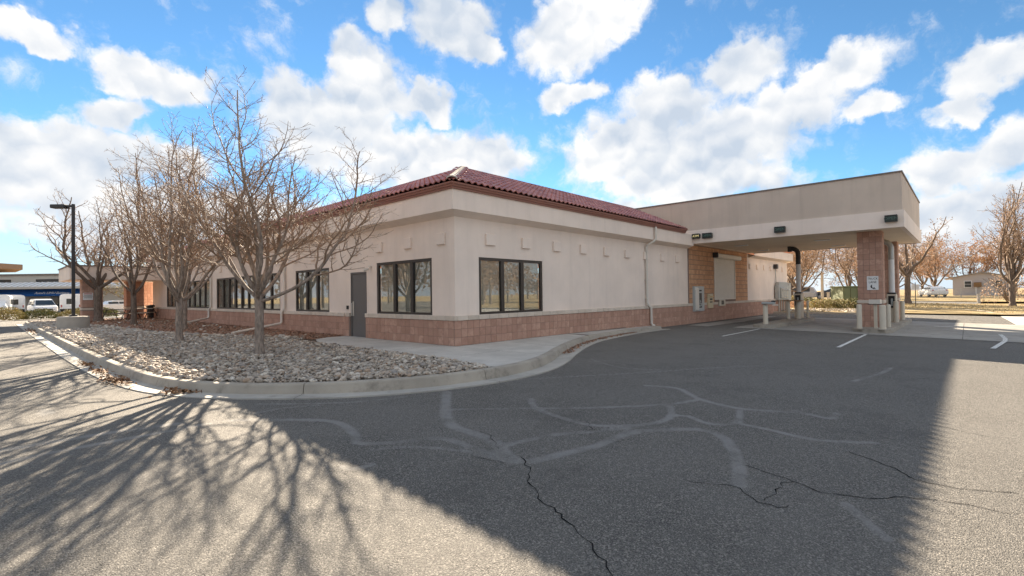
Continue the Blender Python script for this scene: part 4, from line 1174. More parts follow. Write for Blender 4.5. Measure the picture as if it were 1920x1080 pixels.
dup(r3, at(75, 9), 2.0, 'brown leafy tree behind the parked cars past the canopy', 1.1)
dup(r3, at(92, 14), 3.0, 'brown leafy tree farthest left behind the canopy', 1.3)
dup(r3, at(104, -20), 4.2, 'brown leafy tree at the far right edge', 1.3)
far = MB(); far.c = []; rf = random.Random(4); tr = MB()
for k in range(150):                                     # wood round the horizon behind the viewer, seen in the window glass
    a = R(rf.uniform(97, 345)); dist = rf.uniform(60, 115); c = Vector((-8 + dist*math.cos(a), -10 + dist*math.sin(a), 0)); h = rf.uniform(6, 12)
    tr.tube([(c.x, c.y, -.5), (c.x, c.y, h*.6)], [.25, .12], 5, False)
    for q in range(9): leaf_cloud(far, c + Vector((rf.gauss(0, 1.6), rf.gauss(0, 1.6), h*rf.uniform(.35, .85))), 1.0, 45, .32, rf)
o = far.build('far_wood', M['leaf_tan'], kind='stuff'); tag(o, 'far belt of tan trees reflected in the bank windows', 'wood'); tr.build('far_trunks', M['bark_dark'], o)
rb = random.Random(8)
def shrub(name, label, loc, rx, ry, h, n, leaf, size=.06, group=None, twigs=14, scale=1):
    root = thing(name, label, 'shrub', loc, 0, group); mb = MB(); mb.c = []
    for _ in range(n):
        a = rb.uniform(0, 6.28); ph = math.acos(rb.uniform(-.15, 1)); k = rb.uniform(.72, 1.04)*(1 + .18*mnoise.noise(Vector((math.cos(a)*2, math.sin(a)*2, ph*2 + loc[0]))))
        p = Vector((rx*k*math.sin(ph)*math.cos(a), ry*k*math.sin(ph)*math.sin(a), max(.03, h*(.12 + .88*math.cos(ph)*k))))
        A = Vector((rb.gauss(0, 1), rb.gauss(0, 1), rb.gauss(0, 1))).normalized(); B = A.orthogonal().normalized(); q = size*rb.uniform(.6, 1.3)
        mb.quad(p - A*q, p + B*q*.6, p + A*q, p - B*q*.6); mb.c.append(rb.random())
    mb.build('foliage', M[leaf], root)
    st = MB()
    for _ in range(twigs):
        a = rb.uniform(0, 6.28); st.tube([(0, 0, 0), (rx*.4*math.cos(a), ry*.4*math.sin(a), h*.5), (rx*.8*math.cos(a), ry*.8*math.sin(a), h*.8)], [.025, .015, .006], 4, False)
    st.build('stems', M['bark_dark'], root); return root
G3 = 'low shrubs behind the drive-through'
for i, (x, y, rx, h, lf, lab) in enumerate([(37.2, -1.6, 1.1, .75, 'leaf_olive', 'yellow-green low shrub left of the transformer'), (38.0, -2.6, 1.2, .7, 'leaf_olive', 'olive low shrub in front of the transformer'),
        (38.6, -3.5, 1.1, .8, 'leaf_green', 'dark green low shrub at the right foot of the transformer'), (40.5, .2, 1.3, .8, 'leaf_green', 'dark low shrub behind the yellow-green one'),
        (38.5, .3, 1.2, .55, 'leaf_orange', 'orange low shrub under the tan tree'), (42.5, 1.6, 1.2, .9, 'leaf_olive', 'olive shrub beside the tan tree trunk')]):
    shrub('low_shrub', lab, at(x, y), rx, rx, h, 1500, lf, .07, G3)
shrub('twiggy_shrub', 'twiggy tan shrub beside the tall bare tree', at(60.5, -13.0, .03), 2.2, 2.2, 3.0, 700, 'leaf_tan', .09, None, 60)
G4 = 'clipped shrubs by the left lot'
for x, y, rx, h, lab in [(-7.6, 44.8, 1.25, 1.0, 'large clipped olive shrub at the far left edge'), (-5.5, 45.5, 1.2, .8, 'clipped shrub in front of the white minivan'), (-3.1, 45.6, 1.5, .8, 'clipped shrub behind the lamp post'), (-1.5, 46.5, 1.2, .8, 'clipped shrub beside the portico column')]:
    shrub('clipped_shrub', lab, (x, y, -.1), rx, rx, h, 2600, 'leaf_olive' if rx > 1.24 else 'leaf_green', .055, G4)
# trees behind the portico
r4 = place_big(big_tree(111, 6.0, 'leaf_olive', 5, .10, .8, 7, 1.0, .16), 'olive_tree', 'olive leafy tree seen between the portico columns', (3.0, 58, -.12), 0)
place_big(big_tree(112, 8.5, None, 0, .1, 0, 5, .9, .22, (10, 30), 'bark'), 'pale_trunk_tree', 'pale multi-stemmed tree between the portico columns', (3.3, 50, -.12), 0)
dup(r4, (9.0, 70, -.12), 2, 'olive leafy tree just left of the bank wall end', 1.2)

# ================================================================== OBJECTS
def text_obj(name, s, size, loc, rot, mat, parent, ext=.004, sx=1, align='CENTER'):
    cu = bpy.data.curves.new(name, 'FONT'); cu.body = s; cu.size = size; cu.align_x = align; cu.align_y = 'CENTER'; cu.extrude = ext; cu.resolution_u = 2
    tmp = bpy.data.objects.new('tmp_text', cu); col.objects.link(tmp)
    dg = bpy.context.evaluated_depsgraph_get(); me = bpy.data.meshes.new_from_object(tmp.evaluated_get(dg))
    bpy.data.objects.remove(tmp); me.name = name; me.materials.clear(); me.materials.append(mat)
    for v in me.vertices: v.co.x *= sx
    me.transform(Matrix.Translation(loc) @ rot.to_4x4())
    o = bpy.data.objects.new(name, me); col.objects.link(o); attach(o, parent); return o
FACE_NX = Matrix(((0, 0, -1), (-1, 0, 0), (0, 1, 0)))      # reads along -Y, faces -X
FACE_NY = Matrix(((1, 0, 0), (0, 0, -1), (0, 1, 0)))       # reads along +X, faces -Y

# ---- lane signs on the canopy fascia
def lane_sign(y0, y1, z0, z1, txt, mat, label):
    t = thing('lane_sign', label, 'sign', (14.94, (y0+y1)/2, z0), group='lit lane signs on the canopy fascia', world=True)
    x1 = 14.943; x0 = x1 - .17
    mb = MB(); mb.cbox(x0, y1, z0, x1, y0, z1, .015); mb.build('housing', M['sign_green'], t)
    mb = MB(); e = .022
    mb.box(x0-.012, y1, z0, x0+.001, y1+e, z1); mb.box(x0-.012, y0-e, z0, x0+.001, y0, z1); mb.box(x0-.012, y1+e, z0, x0+.001, y0-e, z0+e); mb.box(x0-.012, y1+e, z1-e, x0+.001, y0-e, z1); mb.build('frame', M['dark_metal'], t)
    text_obj('lettering', txt, (z1-z0)*.62, (x0-.004, (y0+y1)/2, (z0+z1)/2), FACE_NX, mat, t, .003, 1.05)
lane_sign(-.02 - .35, -.32 - .40, 3.96, 4.19, 'ATM', M['letter_lit'], 'dark lane sign reading ATM in yellow, beside the roof end')
lane_sign(-.86, -1.30, 3.93, 4.18, 'OPEN', M['letter_dim'], 'green lane sign reading OPEN next to the yellow ATM sign')
lane_sign(-4.01, -4.43, 3.90, 4.16, 'OPEN', M['letter_dim'], 'green lane sign reading OPEN in the middle of the canopy fascia')
lane_sign(-7.86, -8.25, 3.94, 4.20, 'OPEN', M['letter_dim'], 'green lane sign reading OPEN above the outer column')
# ---- truck lane sign
t = thing('truck_lane_sign', 'white metal sign reading TRUCK LANE on the block column', 'sign', (15.99, -7.31, 1.36), world=True)
MB().box(15.978, -7.50, 1.36, 15.996, -7.12, 1.92).build('plate', M['sign_white'], t)
text_obj('lettering', 'TRUCK', .125, (15.976, -7.31, 1.815), FACE_NX, M['sign_black'], t, .002, .86)
text_obj('lettering', 'LANE', .125, (15.976, -7.31, 1.675), FACE_NX, M['sign_black'], t, .002, .86)
mb = MB(); pts = []
for k in range(13):
    a = R(100 + 190*k/12); pts.append((math.cos(a), math.sin(a)))
for k in range(12):
    w0 = .012 + .04*math.sin(math.pi*k/12); w1 = .012 + .04*math.sin(math.pi*(k+1)/12); (a, b), (c, d) = pts[k], pts[k+1]; rr = .075
    def P(u, v): return (15.974, -7.31 - u, 1.50 + v)
    mb.quad(P(a*rr, b*rr), P(c*rr, d*rr), P(c*(rr-w1), d*(rr-w1)), P(a*(rr-w0), b*(rr-w0)))
mb.poly([P(.0, -.045), P(.0, -.105), P(.06, -.105)]); mb.quad(P(.02, -.045), P(.08, -.115), P(.095, -.10), P(.05, -.03)); mb.build('arrow', M['sign_black'], t)

# ---- bollards
def bollard(label, x, y, zb, h=.92, r=.085):
    t = thing('bollard', label, 'bollard', (x, y, zb), 0, 'cream steel bollards on the islands')
    smooth_sides(MB().lathe([(r, -.02), (r, h-.05), (r*.93, h-.018), (r*.7, h-.003), (.005, h)], (0, 0, 0), 20).build('post', M['cream'], t))
    smooth_sides(MB().lathe([(r*1.35, -.01), (r*1.35, .012), (r*1.02, .022)], (0, 0, 0), 20).build('collar', M['kerb'], t)); return t
IR, IL = -.155, -.085
bollard('cream bollard at the left front of the block column', 14.62, -7.02, IR, .96, .088)
bollard('thick cream bollard right of the white intercom pedestal', 14.55, -7.76, IR, .94, .105)
bollard('slim cream bollard behind the thick one beside the column', 16.0, -7.80, IR, .93, .075)
bollard('cream bollard in front of the right teller kiosk', 20.0, -7.70, IR, .98, .10)
bollard('cream bollard at the far end of the right island', 22.0, -7.78, IR, .95, .09)
bollard('lone cream bollard at the near tip of the left island', 14.62, -3.64, IL, .86, .10)
bollard('cream bollard under the left end of the wooden board', 19.55, -3.35, IL, .92, .085)
bollard('cream bollard under the right end of the wooden board', 19.9, -3.74, IL, .92, .11)
bollard('slim cream bollard behind the left teller kiosk', 21.3, -3.86, IL, .92, .06)
# board across two bollards
t = thing('wooden_board', 'brown wooden board lying across two island bollards', 'board', (19.72, -3.55, IL+.92), world=True)
MB().cbox(19.35, -3.92, IL+.925, 20.1, -3.2, IL+.965, .008).build('board', M['wood_board'], t)
MB().cbox(19.5, -3.6, IL+.96, 19.9, -3.4, IL+.975, .004).build('batten', M['wood_board'], t)
# drawer-like unit on the lone bollard
t = thing('lane_scanner', 'small grey scanner head on the lone bollard', 'scanner', (14.62, -3.7, .78), world=True)
MB().cbox(14.45, -4.02, .79, 14.78, -3.52, .90, .03).build('housing', M['grey_box'], t)
MB().cbox(14.48, -4.15, .74, 14.72, -3.95, .78, .01).build('tray', M['white_metal'], t)
MB().cbox(14.50, -4.06, .90, 14.70, -3.90, .96, .015).build('hood', M['dark_metal'], t)
# ---- pneumatic teller kiosks
def kiosk(label, x, y, zb, elbow_dy, dark):
    t = thing('teller_kiosk', label, 'kiosk', (x, y, zb), 0, 'pneumatic teller kiosks with tubes to the canopy')
    MB().cbox(-.24, -.17, 0, .24, .17, .62, .02).build('base', M['cream'], t)
    MB().cbox(-.25, -.18, .62, .25, .18, 1.30, .02).build('cabinet', M['cream'], t)
    fp = MB().box(-.262, -.12, .66, -.249, .12, 1.22).build('front_panel', M['black'], t)
    MB().box(-.27, -.05, .75, -.262, .02, 1.1).build('carrier_door', M['grey_box'], fp)
    MB().cbox(-.20, -.16, 1.30, .16, .16, 1.38, .02).build('cap', M['dark_metal'], t)
    H = 3.76 - zb
    smooth_sides(MB().tube([(0, 0, 1.36), (0, 0, H-.95)], .115, 16).build('tube', M['sign_white'], t))
    pts = [(0, 0, H-.98), (0, 0, H-.42)] + [(0, elbow_dy*(1-math.cos(R(a))), H-.42 + .30*math.sin(R(a))) for a in (20, 40, 60, 80, 90)] + [(0, elbow_dy*1.35, H-.12)]
    smooth_sides(MB().tube(pts, .118, 14).build('elbow', M['dark_metal' if dark else 'conduit'], t))
    MB().cbox(-.15, elbow_dy*1.35-.10, H-.28, .15, elbow_dy*1.35+.06, H-.0, .01).build('ceiling_box', M['dark_metal'], t); return t
kiosk('teller kiosk on the left island with black elbow tube', 21.0, -3.52, IL, .30, True)
kiosk('teller kiosk on the right island with grey elbow tube beside the column', 20.5, -7.52, IR, .30, False)
# ---- intercom pedestal by the column
t = thing('intercom_pedestal', 'white slanted intercom box on a post before the block column', 'pedestal', (14.9, -7.52, IR), world=True)
MB().cbox(14.86, -7.55, IR, 14.97, -7.45, .86, .01).build('post', M['cream'], t)
mb = MB(); mb.prism([(0, 0), (.34, -.03), (.42, .16), (-.02, .17)], lambda tt, u, w: (14.72+u, tt, .82+w), -7.68, -7.32); mb.build('box', M['white_metal'], t)
MB().cbox(14.74, -7.72, .80, 15.1, -7.28, .822, .005).build('shelf', M['dark_metal'], t)
MB().cbox(14.80, -7.60, IR-.01, 15.04, -7.42, IR+.02, .005).build('foot_plate', M['kerb'], t)

# ---- lamp post
t = thing('lamp_post', 'dark steel lamp post on a concrete drum in the rock bed', 'lamp post', (-5.75, 21.3, -.05))
smooth_sides(MB().lathe([(.60, -.1), (.60, .62), (.57, .65), (.1, .655)], (0, 0, 0), 28).build('footing', M['concrete_block'], t))
MB().cbox(-.065, -.065, .64, .065, .065, 6.05, .012).build('pole', M['dark_metal'], t)
MB().cbox(-.14, -.14, .65, .14, .14, .72, .015).build('base_plate', M['dark_metal'], t)
ld = Vector((-RR.x, -RR.y, 0))
mb = MB(); a = math.atan2(-RR.y, -RR.x)
mb.cbox(.05, -.06, 5.9, .35, .06, 6.0, .01); mb.cbox(.3, -.17, 5.85, 1.0, .17, 6.03, .03); mb.v = [(x*math.cos(a)-y*math.sin(a), x*math.sin(a)+y*math.cos(a), z) for x, y, z in mb.v]; mb.build('lamp_head', M['dark_metal'], t)

# ---- entrance portico at the far end of the left wall
por = thing('entrance_portico', 'beige entrance portico on block columns at the far left', 'portico', (-2.4, 34.5, 0), world=True)
MB().box(-5.0, 31.2, 2.7, 1.0, 38, 3.55).build('slab', M['stucco'], por)
MB().box(-5.06, 31.14, 3.55, 1.0, 38, 3.62).build('cap_flashing', M['copper'], por)
def portico_column(cx, cy, w):
    mb = MB(); mb.box(cx-w+.01, cy-w+.01, -.1, cx+w-.01, cy+w-.01, 2.7); c = mb.build('column', M['mortar'], por)
    me = {}
    n = 4; bw = 2*w/n
    m1 = MB().cbox(-.03, -bw/2+.004, -.109, .03, bw/2-.004, .109, .006); m2 = MB().cbox(-bw/2+.004, -.03, -.109, bw/2-.004, .03, .109, .006)
    a = bpy.data.meshes.new('block'); a.from_pydata(m1.v, [], m1.f); a.materials.append(M['cmu']); b = bpy.data.meshes.new('block'); b.from_pydata(m2.v, [], m2.f); b.materials.append(M['cmu'])
    for r in range(12):
        z = .11 + r*.2263
        if r == 3: MB().cbox(cx-w-.03, cy-w-.03, z-.07, cx+w+.03, cy+w+.03, z+.07, .01).build('band_stone', M['sill'], c); continue
        for k in range(n):
            piece('block', a, (cx-w+.02, cy-w+(k+.5)*bw, z), c); piece('block', b, (cx-w+(k+.5)*bw, cy-w+.02, z), c)
portico_column(-3.85, 32.15, .52); portico_column(-1.15, 35.0, .5); portico_column(.2, 37.2, .4)
t = thing('notice_sign', 'white notice sign with red line on the portico column', 'sign', (-4.1, 31.6, 1.4), world=True)
MB().box(-4.34, 31.590, 1.38, -3.84, 31.612, 1.84).build('plate', M['sign_white'], t)
for z, m, h in ((1.755, 'sign_red', .045), (1.67, 'sign_black', .02), (1.56, 'sign_black', .02), (1.50, 'sign_black', .018)):
    MB().box(-4.29, 31.584, z, -3.89, 31.589, z+h).build('text_line', M[m], t)
MB().box(-4.34, 31.586, 1.615, -3.84, 31.5895, 1.63).build('divider', M['sign_black'], t)
# ---- picnic tables
def picnic(label, x, y, rz):
    t = thing('picnic_table', label, 'picnic table', (x, y, -.03), rz, 'picnic tables under the portico')
    for k in range(4): MB().cbox(-.9, -.37+k*.19, .72, .9, -.20+k*.19, .765, .006).build('top_plank', M['picnic'], t)
    for s in (-1, 1):
        MB().cbox(-.9, s*.72-.13, .43, .9, s*.72+.13, .47, .006).build('seat', M['picnic'], t)
        MB().tube([(s*.6, -.75, 0), (s*.6, -.75, .05), (s*.6, -.28, .7)], .025, 8).build('leg', M['dark_metal'], t); MB().tube([(s*.6, .75, 0), (s*.6, .75, .05), (s*.6, .28, .7)], .025, 8).build('leg', M['dark_metal'], t)
        MB().tube([(s*.6, -.84, .42), (s*.6, .84, .42)], .02, 8).build('brace', M['dark_metal'], t); MB().tube([(s*.6, -.85, .02), (s*.6, .85, .02)], .02, 8).build('foot', M['dark_metal'], t)
picnic('picnic table nearer the column with the notice sign', -2.35, 32.6, R(-42)); picnic('picnic table nearer the bank wall', -.95, 33.2, R(-42))
t = thing('trash_bin', 'dark bin behind the right picnic table', 'bin', (-.15, 34.6, -.03)); smooth_sides(MB().lathe([(.28, 0), (.32, .8), (.33, .85)], (0, 0, 0), 16).build('drum', M['dark_metal'], t)); smooth_sides(MB().lathe([(.34, .85), (.3, .95), (.05, 1.0)], (0, 0, 0), 16).build('lid', M['black'], t))

# ---- vehicles
def wheel(t, x, y, r=.33, w=.22):
    wh = smooth_sides(MB().tube([(x, y-w/2, r), (x, y-w/2+.03, r), (x, y+w/2-.03, r), (x, y+w/2, r)], [r*.9, r, r, r*.9], 20).build('wheel', M['tyre'], t))
    smooth_sides(MB().tube([(x, y-w/2-.01, r), (x, y+w/2+.01, r)], r*.6, 16).build('rim', M['car_silver'], wh))
def car(label, loc, rz, mat, van=True, group='cars parked around the lot'):
    t = thing('minivan' if van else 'parked_car', label, 'car', loc, rz, group)
    H = 1.72 if van else 1.45
    sect = [(-2.45, .45, .80, .86), (-2.40, .35, .98, .92), (-2.2, .28, 1.03, .95), (-1.0, .25, 1.05, .97), (1.0, .25, 1.05, .97), (1.6, .27, 1.0, .95), (2.2, .3, .90, .90), (2.45, .38, .72, .78), (2.5, .45, .62, .70)]
    def loft(S, ring):
        mb = MB(); n = None
        for k, s in enumerate(S):
            rg = ring(s); n = len(rg); mb.v += rg
            if k:
                for a in range(n): mb.f.append(((k-1)*n+a, (k-1)*n+(a+1) % n, k*n+(a+1) % n, k*n+a))
        mb.f.append(tuple(range(n-1, -1, -1))); mb.f.append(tuple(range((len(S)-1)*n, len(S)*n))); return mb
    body = loft(sect, lambda s: [(s[0], -s[3]*.9, s[1]), (s[0], -s[3], s[1]+.15), (s[0], -s[3], s[2]-.1), (s[0], -s[3]*.93, s[2]), (s[0], s[3]*.93, s[2]), (s[0], s[3], s[2]-.1), (s[0], s[3], s[1]+.15), (s[0], s[3]*.9, s[1])])
    body.build('body', mat, t, smooth=False)
    cab = [(-2.38, 1.0, .84), (-2.05, H-.12, .74), (-1.7, H-.02, .71), (-.5, H, .70), (.35, H-.04, .69), (.6, H-.12, .70), (1.55, 1.02, .84)] if van else [(-1.9, 1.0, .84), (-1.3, H-.08, .70), (-.6, H, .68), (.2, H-.03, .68), (1.15, 1.0, .84)]
    mb = MB(); v = []
    for x, z, w in cab: mb.v += [(x, -w, z), (x, w, z)]
    n = len(cab)
    for k in range(n-1): mb.f.append((2*k, 2*k+1, 2*k+3, 2*k+2))
    mb.f.append(tuple(2*k for k in range(n))); mb.f.append(tuple(2*k+1 for k in range(n-1, -1, -1))); mb.build('cabin', mat, t)
    x0, z0, w0 = cab[-2]; x1, z1, w1 = cab[-1]
    def lerp(a, b, k): return a+(b-a)*k
    q = lambda k, s, d: (lerp(x0, x1, k)+.012+d, s*lerp(w0, w1, k)*.93, lerp(z0, z1, k)+.012)
    MB().quad(q(.06, -1, 0), q(.95, -1, 0), q(.95, 1, 0), q(.06, 1, 0)).build('windscreen', M['car_glass'], t)
    for s in (-1, 1):
        for a, b in ((-1.75, -.75), (-.68, .25), (.32, 1.0)):
            zt = H - .16 if b < .5 else H - .40; wb, wt = .855, .735
            MB().quad((a, s*wb, 1.06), (b, s*wb, 1.06), (b - (.3 if b > .9 else 0), s*(wt+.015), zt + (0 if b < .5 else .16)), (a, s*(wt+.015), H-.16)).build('side_window', M['car_glass'], t)
        MB().cbox(2.30, s*.62-.2, .66, 2.47, s*.62+.2, .80, .02).build('headlight', M['sign_white'], t)
        MB().cbox(.95, s*.95-.08, 1.02, 1.1, s*.95+.08, 1.16, .02).build('mirror', M['black'], t)
        MB().cbox(-2.44, s*.72-.1, .72, -2.36, s*.72+.1, 1.0, .02).build('tail_light', M['lamp_red'], t)
        wheel(t, 1.5, s*.84); wheel(t, -1.45, s*.84)
    MB().cbox(2.40, -.45, .50, 2.515, .45, .66, .02).build('grille', M['black'], t)
    MB().cbox(2.40, -.7, .32, 2.53, .7, .46, .02).build('bumper', mat, t); return t
car('white minivan parked facing the camera before the blue awning', (-4.3, 64.5, -.15), R(-85), M['car_white'])
car('white car half hidden behind the portico columns', (2.2, 62, -.15), R(20), M['car_white'], False)
def bus(label, loc, rz, L=6.5, mirror=False):
    t = thing('shuttle_bus', label, 'bus', loc, rz, 'white shuttle buses'); t.scale = (.85, .85, .80)
    prof = [(-1.15, .45), (-1.15, 2.5), (-1.02, 2.75), (-.7, 2.86), (.7, 2.86), (1.02, 2.75), (1.15, 2.5), (1.15, .45)]
    MB().prism(prof, lambda tt, u, w: (tt, u, w), -L/2, L/2-1.6).build('body', M['car_white'], t)
    nose = [(-.95, .45), (-.95, 1.25), (-.8, 2.1), (.8, 2.1), (.95, 1.25), (.95, .45)]
    MB().prism(nose, lambda tt, u, w: (tt - (.55*(w-1.2) if w > 1.2 and tt > L/2-.8 else 0), u*(.96 if tt > L/2-.6 else 1), w if tt < L/2-.5 or w < 1.3 else 1.3), L/2-1.6, L/2+.1).build('cab', M['car_white'], t)
    MB().box(-L/2-.012, -.45, 1.35, -L/2-.0, .45, 2.15).build('rear_window', M['car_glass'], t)
    MB().cbox(-L/2-.08, -1.1, .42, -L/2, 1.1, .66, .02).build('bumper', M['black'], t)
    for s in (-1, 1):
        for k in range(3): MB().box(-L/2+.5+k*1.3, s*1.152, 1.45, -L/2+1.55+k*1.3, s*1.16, 2.2).build('side_window', M['car_glass'], t)
        MB().box(-L/2-.02, s*.95-.07, .9, -L/2, s*.95+.07, 1.25).build('tail_light', M['lamp_red'], t)
        MB().box(-L/2, s*1.151, .45, L/2-1.6, s*1.157, .62).build('skirt', M['black'], t)
        wheel(t, -L/2+1.2, s*.98, .38); wheel(t, L/2-.9, s*.85, .38)
    return t
bus('white shuttle bus parked between the minivan and the lamp post', (-1.2, 70.5, -.15), R(80), 7.0)
bus('white shuttle bus with rear window left of the minivan', (-6.1, 78.5, -.15), R(88), 6.5)
bus('white shuttle bus cut off by the left picture edge', (-7.5, 72.5, -.15), R(-95), 6.5)
# ---- gate arm at far left
t = thing('barrier_arm', 'thin white barrier arm leaning beside the left bus', 'barrier', (-7.0, 62, -.15)); MB().tube([(0, 0, 0), (0, 0, .9)], .06, 8).build('stand', M['sign_white'], t); MB().tube([(.2, 0, .3), (-2.6, -.6, 2.2)], .05, 8).build('arm', M['sign_white'], t)
# ---- far left building with blue awning; built in a frame facing the camera's left lot
fb = thing('awning_building', 'long pale office building with blue awning beyond the left lot', 'building', (-4.5, 84, 0), R(-47)); fb.scale = (1, 1, .90)
def fbx(name, x0, x1, y0, y1, z0, z1, m, parent=None): return MB().box(x0, y0, z0, x1, y1, z1).build(name, M[m], parent or fb)
fbx('wall', -22, 14, 0, 10, -.4, 3.9, 'far_wall'); fbx('upper_wall', -22, 14, 2.0, 10, 3.9, 5.5, 'far_wall'); fbx('roof', -22.3, 14.3, 1.8, 10.2, 5.5, 5.75, 'copper')
can2 = MB().prism([(-1.8, 3.65), (0, 4.35), (0, 4.25), (-1.8, 3.55)], lambda t_, u, w: (t_, u, w), -22, 14).build('metal_roof', M['sign_white'], fb)
for k in range(44): MB().prism([(-1.82, 3.66), (0, 4.37), (0, 4.42), (-1.82, 3.72)], lambda t_, u, w: (t_, u, w), -22 + k*.82, -22 + k*.82 + .07).build('seam', M['far_wall'], can2)
fbx('eave', -22, 14, -1.85, -1.75, 3.3, 3.62, 'far_wall')
aw = MB().prism([(-1.6, 2.35), (-.02, 3.28), (-.02, 2.3), (-1.55, 2.2)], lambda t_, u, w: (t_, u, w), -6.5, 9.0).build('awning', M['awning'], fb)
AR = Matrix(((1, 0, 0), (0, .508, -.861), (0, .861, .508)))
text_obj('lettering', "Autel's LIMU Business", .52, (4.3, -1.22, 2.66), AR, M['sign_white'], fb, .01)
for x0, x1 in ((-20, -14), (-10, -4.5), (-1, 4.5), (8, 13)): w_ = fbx('clerestory_window', x0, x1, 1.97, 2.05, 4.2, 4.9, 'car_glass')
for x0, x1, z0 in ((-5.0, -3.2, .9), (3.0, 4.2, .3), (4.4, 6.4, .3), (6.6, 8.2, 0)):
    w_ = fbx('window', x0, x1, -.05, .02, z0, 2.15, 'bronze'); fbx('pane', x0+.1, x1-.1, -.07, -.05, z0+.12, 2.05, 'car_glass', w_)
fbx('vent', .2, .9, -.06, .02, 1.3, 1.8, 'brown_box'); fbx('roof_unit', 2.5, 4.0, 4, 5, 6.1, 6.6, 'dark_metal')
t = thing('chair', 'dark chair against the wall under the blue awning', 'chair', (-5.4, 82.9, -.15), R(-47)); MB().box(-.3, -.3, .4, .3, .3, .48).build('seat', M['black'], t); MB().box(-.3, .24, .5, .3, .3, 1.0).build('backrest', M['black'], t)
for sx_ in (-1, 1):
    for sy_ in (-1, 1): MB().box(sx_*.26-.03, sy_*.26-.03, 0, sx_*.26+.03, sy_*.26+.03, .4).build('leg', M['black'], t)
bb = thing('brown_building', 'brown concrete building with stepped overhanging floors at far left', 'building', (-16, 118, 0), R(-47))
def bbp(name, z0, z1, d): MB().prism([(-30, z0+.5), (-30, z1), (3.2, z1), (3.2, z0+.5), (1.8, z0), (-30, z0)], lambda t_, u, w: (u, t_, w), -3-d, 14).build(name, M['far_brown'], bb)
bbp('floor_band', 5.0, 6.3, 0); bbp('floor_band', 7.0, 8.5, 0.4); MB().box(-30, -1, -.5, 0, 12, 7.0).build('core', M['far_wall'], bb); MB().box(-30, -1.05, 6.32, -.5, -1, 6.98).build('window_band', M['car_glass'], bb)

# ---- transformer
t = thing('transformer', 'green utility transformer cabinet behind the drive-through', 'transformer', at(42.6, -2.4), R(40))
MB().cbox(-.9, -.85, 0, .9, .85, 1.6, .03).build('cabinet', M['transformer'], t); MB().cbox(-.96, -.9, 1.6, .96, .9, 1.72, .03).build('lid', M['transformer'], t)
for k in range(3): MB().cbox(-.95, -.80+k*.54, .08, -.9, -.80+k*.54+.5, 1.55, .012).build('door_panel', M['transformer'], t)
MB().cbox(-1.1, -1.05, -.15, 1.1, 1.05, .03, .02).build('pad', M['concrete'], t)
# ---- small signs and posts on the verge
t = thing('street_sign', 'white square sign on a thin post on the verge', 'sign', at(44.1, -6.95), world=False); MB().tube([(0, 0, 0), (0, 0, 2.0)], .03, 8).build('post', M['dark_metal'], t); MB().box(-.02, -.27, 1.35, .0, .27, 1.85).build('plate', M['sign_white'], t)
for z in (1.68, 1.52): MB().box(-.027, -.2, z, -.02, .2, z+.06).build('text_line', M['grey_box'], t)
for i, (x, y, h, lab) in enumerate([(53.0, 1.37, 3.2, 'tall pale post behind the yellow-green shrubs'), (53.0, .83, 1.1, 'short pale post behind the yellow-green shrubs'), (56.3, -10.9, .9, 'short white post where the street ends')]):
    t = thing('marker_post', lab, 'post', at(x, y, 0)); MB().cbox(-.12, -.12, 0, .12, .12, h, .02).build('post', M['far_wall'], t); MB().cbox(-.15, -.15, h, .15, .15, h+.06, .02).build('cap', M['far_wall'], t)
# dark posts (utility)
t = thing('utility_pole', 'dark utility pole behind the left teller tube', 'pole', at(46, 2.0)); MB().tube([(0, 0, 0), (0, 0, 8)], [.13, .1], 10).build('pole', M['bark_dark'], t); MB().cbox(-.06, -.8, 7.2, .06, .8, 7.35, .01).build('crossarm', M['bark_dark'], t)
# cars across the street
car('dark car parked behind the trees past the canopy', at(66, 2.5, .02), R(95), M['car_dark'], False, 'cars beyond the street'); car('silver car behind the tan tree trunk', at(64, 6.5, .02), R(95), M['car_silver'], True, 'cars beyond the street')
car('white car left of the pale house', at(80, -6.6, .02), R(20), M['car_white'], False, 'cars beyond the street')
# ---- house
hs = thing('small_house', 'small pale house with low gable roof beyond the verge', 'house', (88.0, -11.65, .62), R(-90))
HW = 3.1
mb = MB(); mb.prism([(-HW, -.3), (HW, -.3), (HW, 2.3), (0, 2.98), (-HW, 2.3)], lambda t_, u, w: (u, t_, w), 0, 9); mb.build('wall', M['house_wall'], hs)
for k in range(11): MB().box(-HW, -.018, .1+k*.19, HW, -.001, .1+k*.19+.165).build('siding_board', M['house_wall'], hs)
mb = MB(); mb.prism([(-HW-.9, 2.12), (0, 3.0), (HW+.5, 2.2), (HW+.5, 2.30), (0, 3.12), (-HW-.9, 2.24)], lambda t_, u, w: (u, t_, w), -.45, 9.4); mb.build('roof', M['house_roof'], hs)
for x in (-1.9, 1.3):
    w_ = MB().box(x, -.08, .85, x+.85, .02, 1.85).build('window', M['sign_white'], hs); MB().box(x+.08, -.095, .93, x+.77, -.08, 1.33).build('pane', M['car_glass'], w_); MB().box(x+.08, -.095, 1.38, x+.77, -.08, 1.77).build('pane', M['car_glass'], w_)
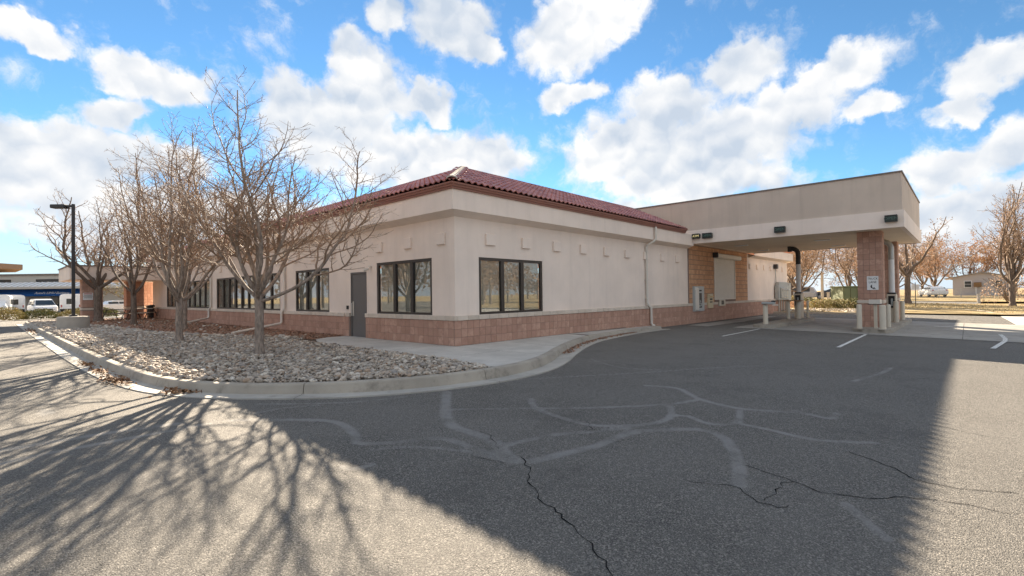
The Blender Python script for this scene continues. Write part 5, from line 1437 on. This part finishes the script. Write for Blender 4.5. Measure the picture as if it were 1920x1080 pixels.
ac = MB().cbox(-.85, -.6, .95, -.05, -.03, 1.6, .03).build('cooler', M['brown_box'], hs); MB().box(-.7, -.5, .0, -.58, -.38, .95).build('cooler_leg', M['sign_white'], ac)
# ---- wire fence in front of the house
fe = thing('wire_fence', 'chain link fence with thin posts in front of the pale house', 'fence', (74, -10, 0), world=True)
fx0, fy0, fx1, fy1 = 73.5, 3.0, 78.5, -22.0
for k in range(13):
    f = k/12; x, y = fx0+(fx1-fx0)*f, fy0+(fy1-fy0)*f; MB().tube([(x, y, gz(x, y)), (x, y, gz(x, y)+1.25)], .035, 6).build('post', M['conduit'], fe)
MB().tube([(fx0, fy0, gz(fx0, fy0)+1.2), (fx1, fy1, gz(fx1, fy1)+1.2)], .022, 6).build('top_rail', M['conduit'], fe)
mb = MB(); n = 160
for k in range(n):
    for s in (1, -1):
        f = k/n; g = f + s*.045
        if not 0 <= g <= 1: continue
        a = (fx0+(fx1-fx0)*f, fy0+(fy1-fy0)*f); b = (fx0+(fx1-fx0)*g, fy0+(fy1-fy0)*g)
        mb.tube([(a[0], a[1], gz(*a)+.05), (b[0], b[1], gz(*b)+1.18)], .006, 3, False)
mb.build('mesh', M['conduit'], fe, kind='stuff')
# dry grass tufts on the verge
def gr_s():
    while True:
        x, y = 36 + 16.5*rs.random(), rs.uniform(-22, 3)
        if not inpoly(x, y, [(28, 30), (28, -2), (31.5, -4.6), (36, -6.1), (39.5, -7.4), (41, -9.2), (39.6, -10.8), (36.5, -11.7), (35, -13), (34.5, -45), (20, -45), (20, 30)]): return x, y, gz(x, y) + .10
mb = MB(); mb.c = []
for _ in range(9000):
    x, y, z = gr_s(); h = rs.uniform(.03, .11); a = rs.uniform(0, 3.14); dx, dy = math.cos(a)*.03, math.sin(a)*.03
    mb.poly([(x-dx, y-dy, z), (x+dx, y+dy, z), (x + rs.gauss(0, .03), y + rs.gauss(0, .03), z+h)]); mb.c.append(rs.random())
o = mb.build('dry_grass', foliage('grass_blade', [(.36, .27, .13), (.46, .36, .2), (.28, .22, .10), (.5, .4, .24)], .2), kind='stuff'); tag(o, 'dry yellow grass on the verge', 'grass')
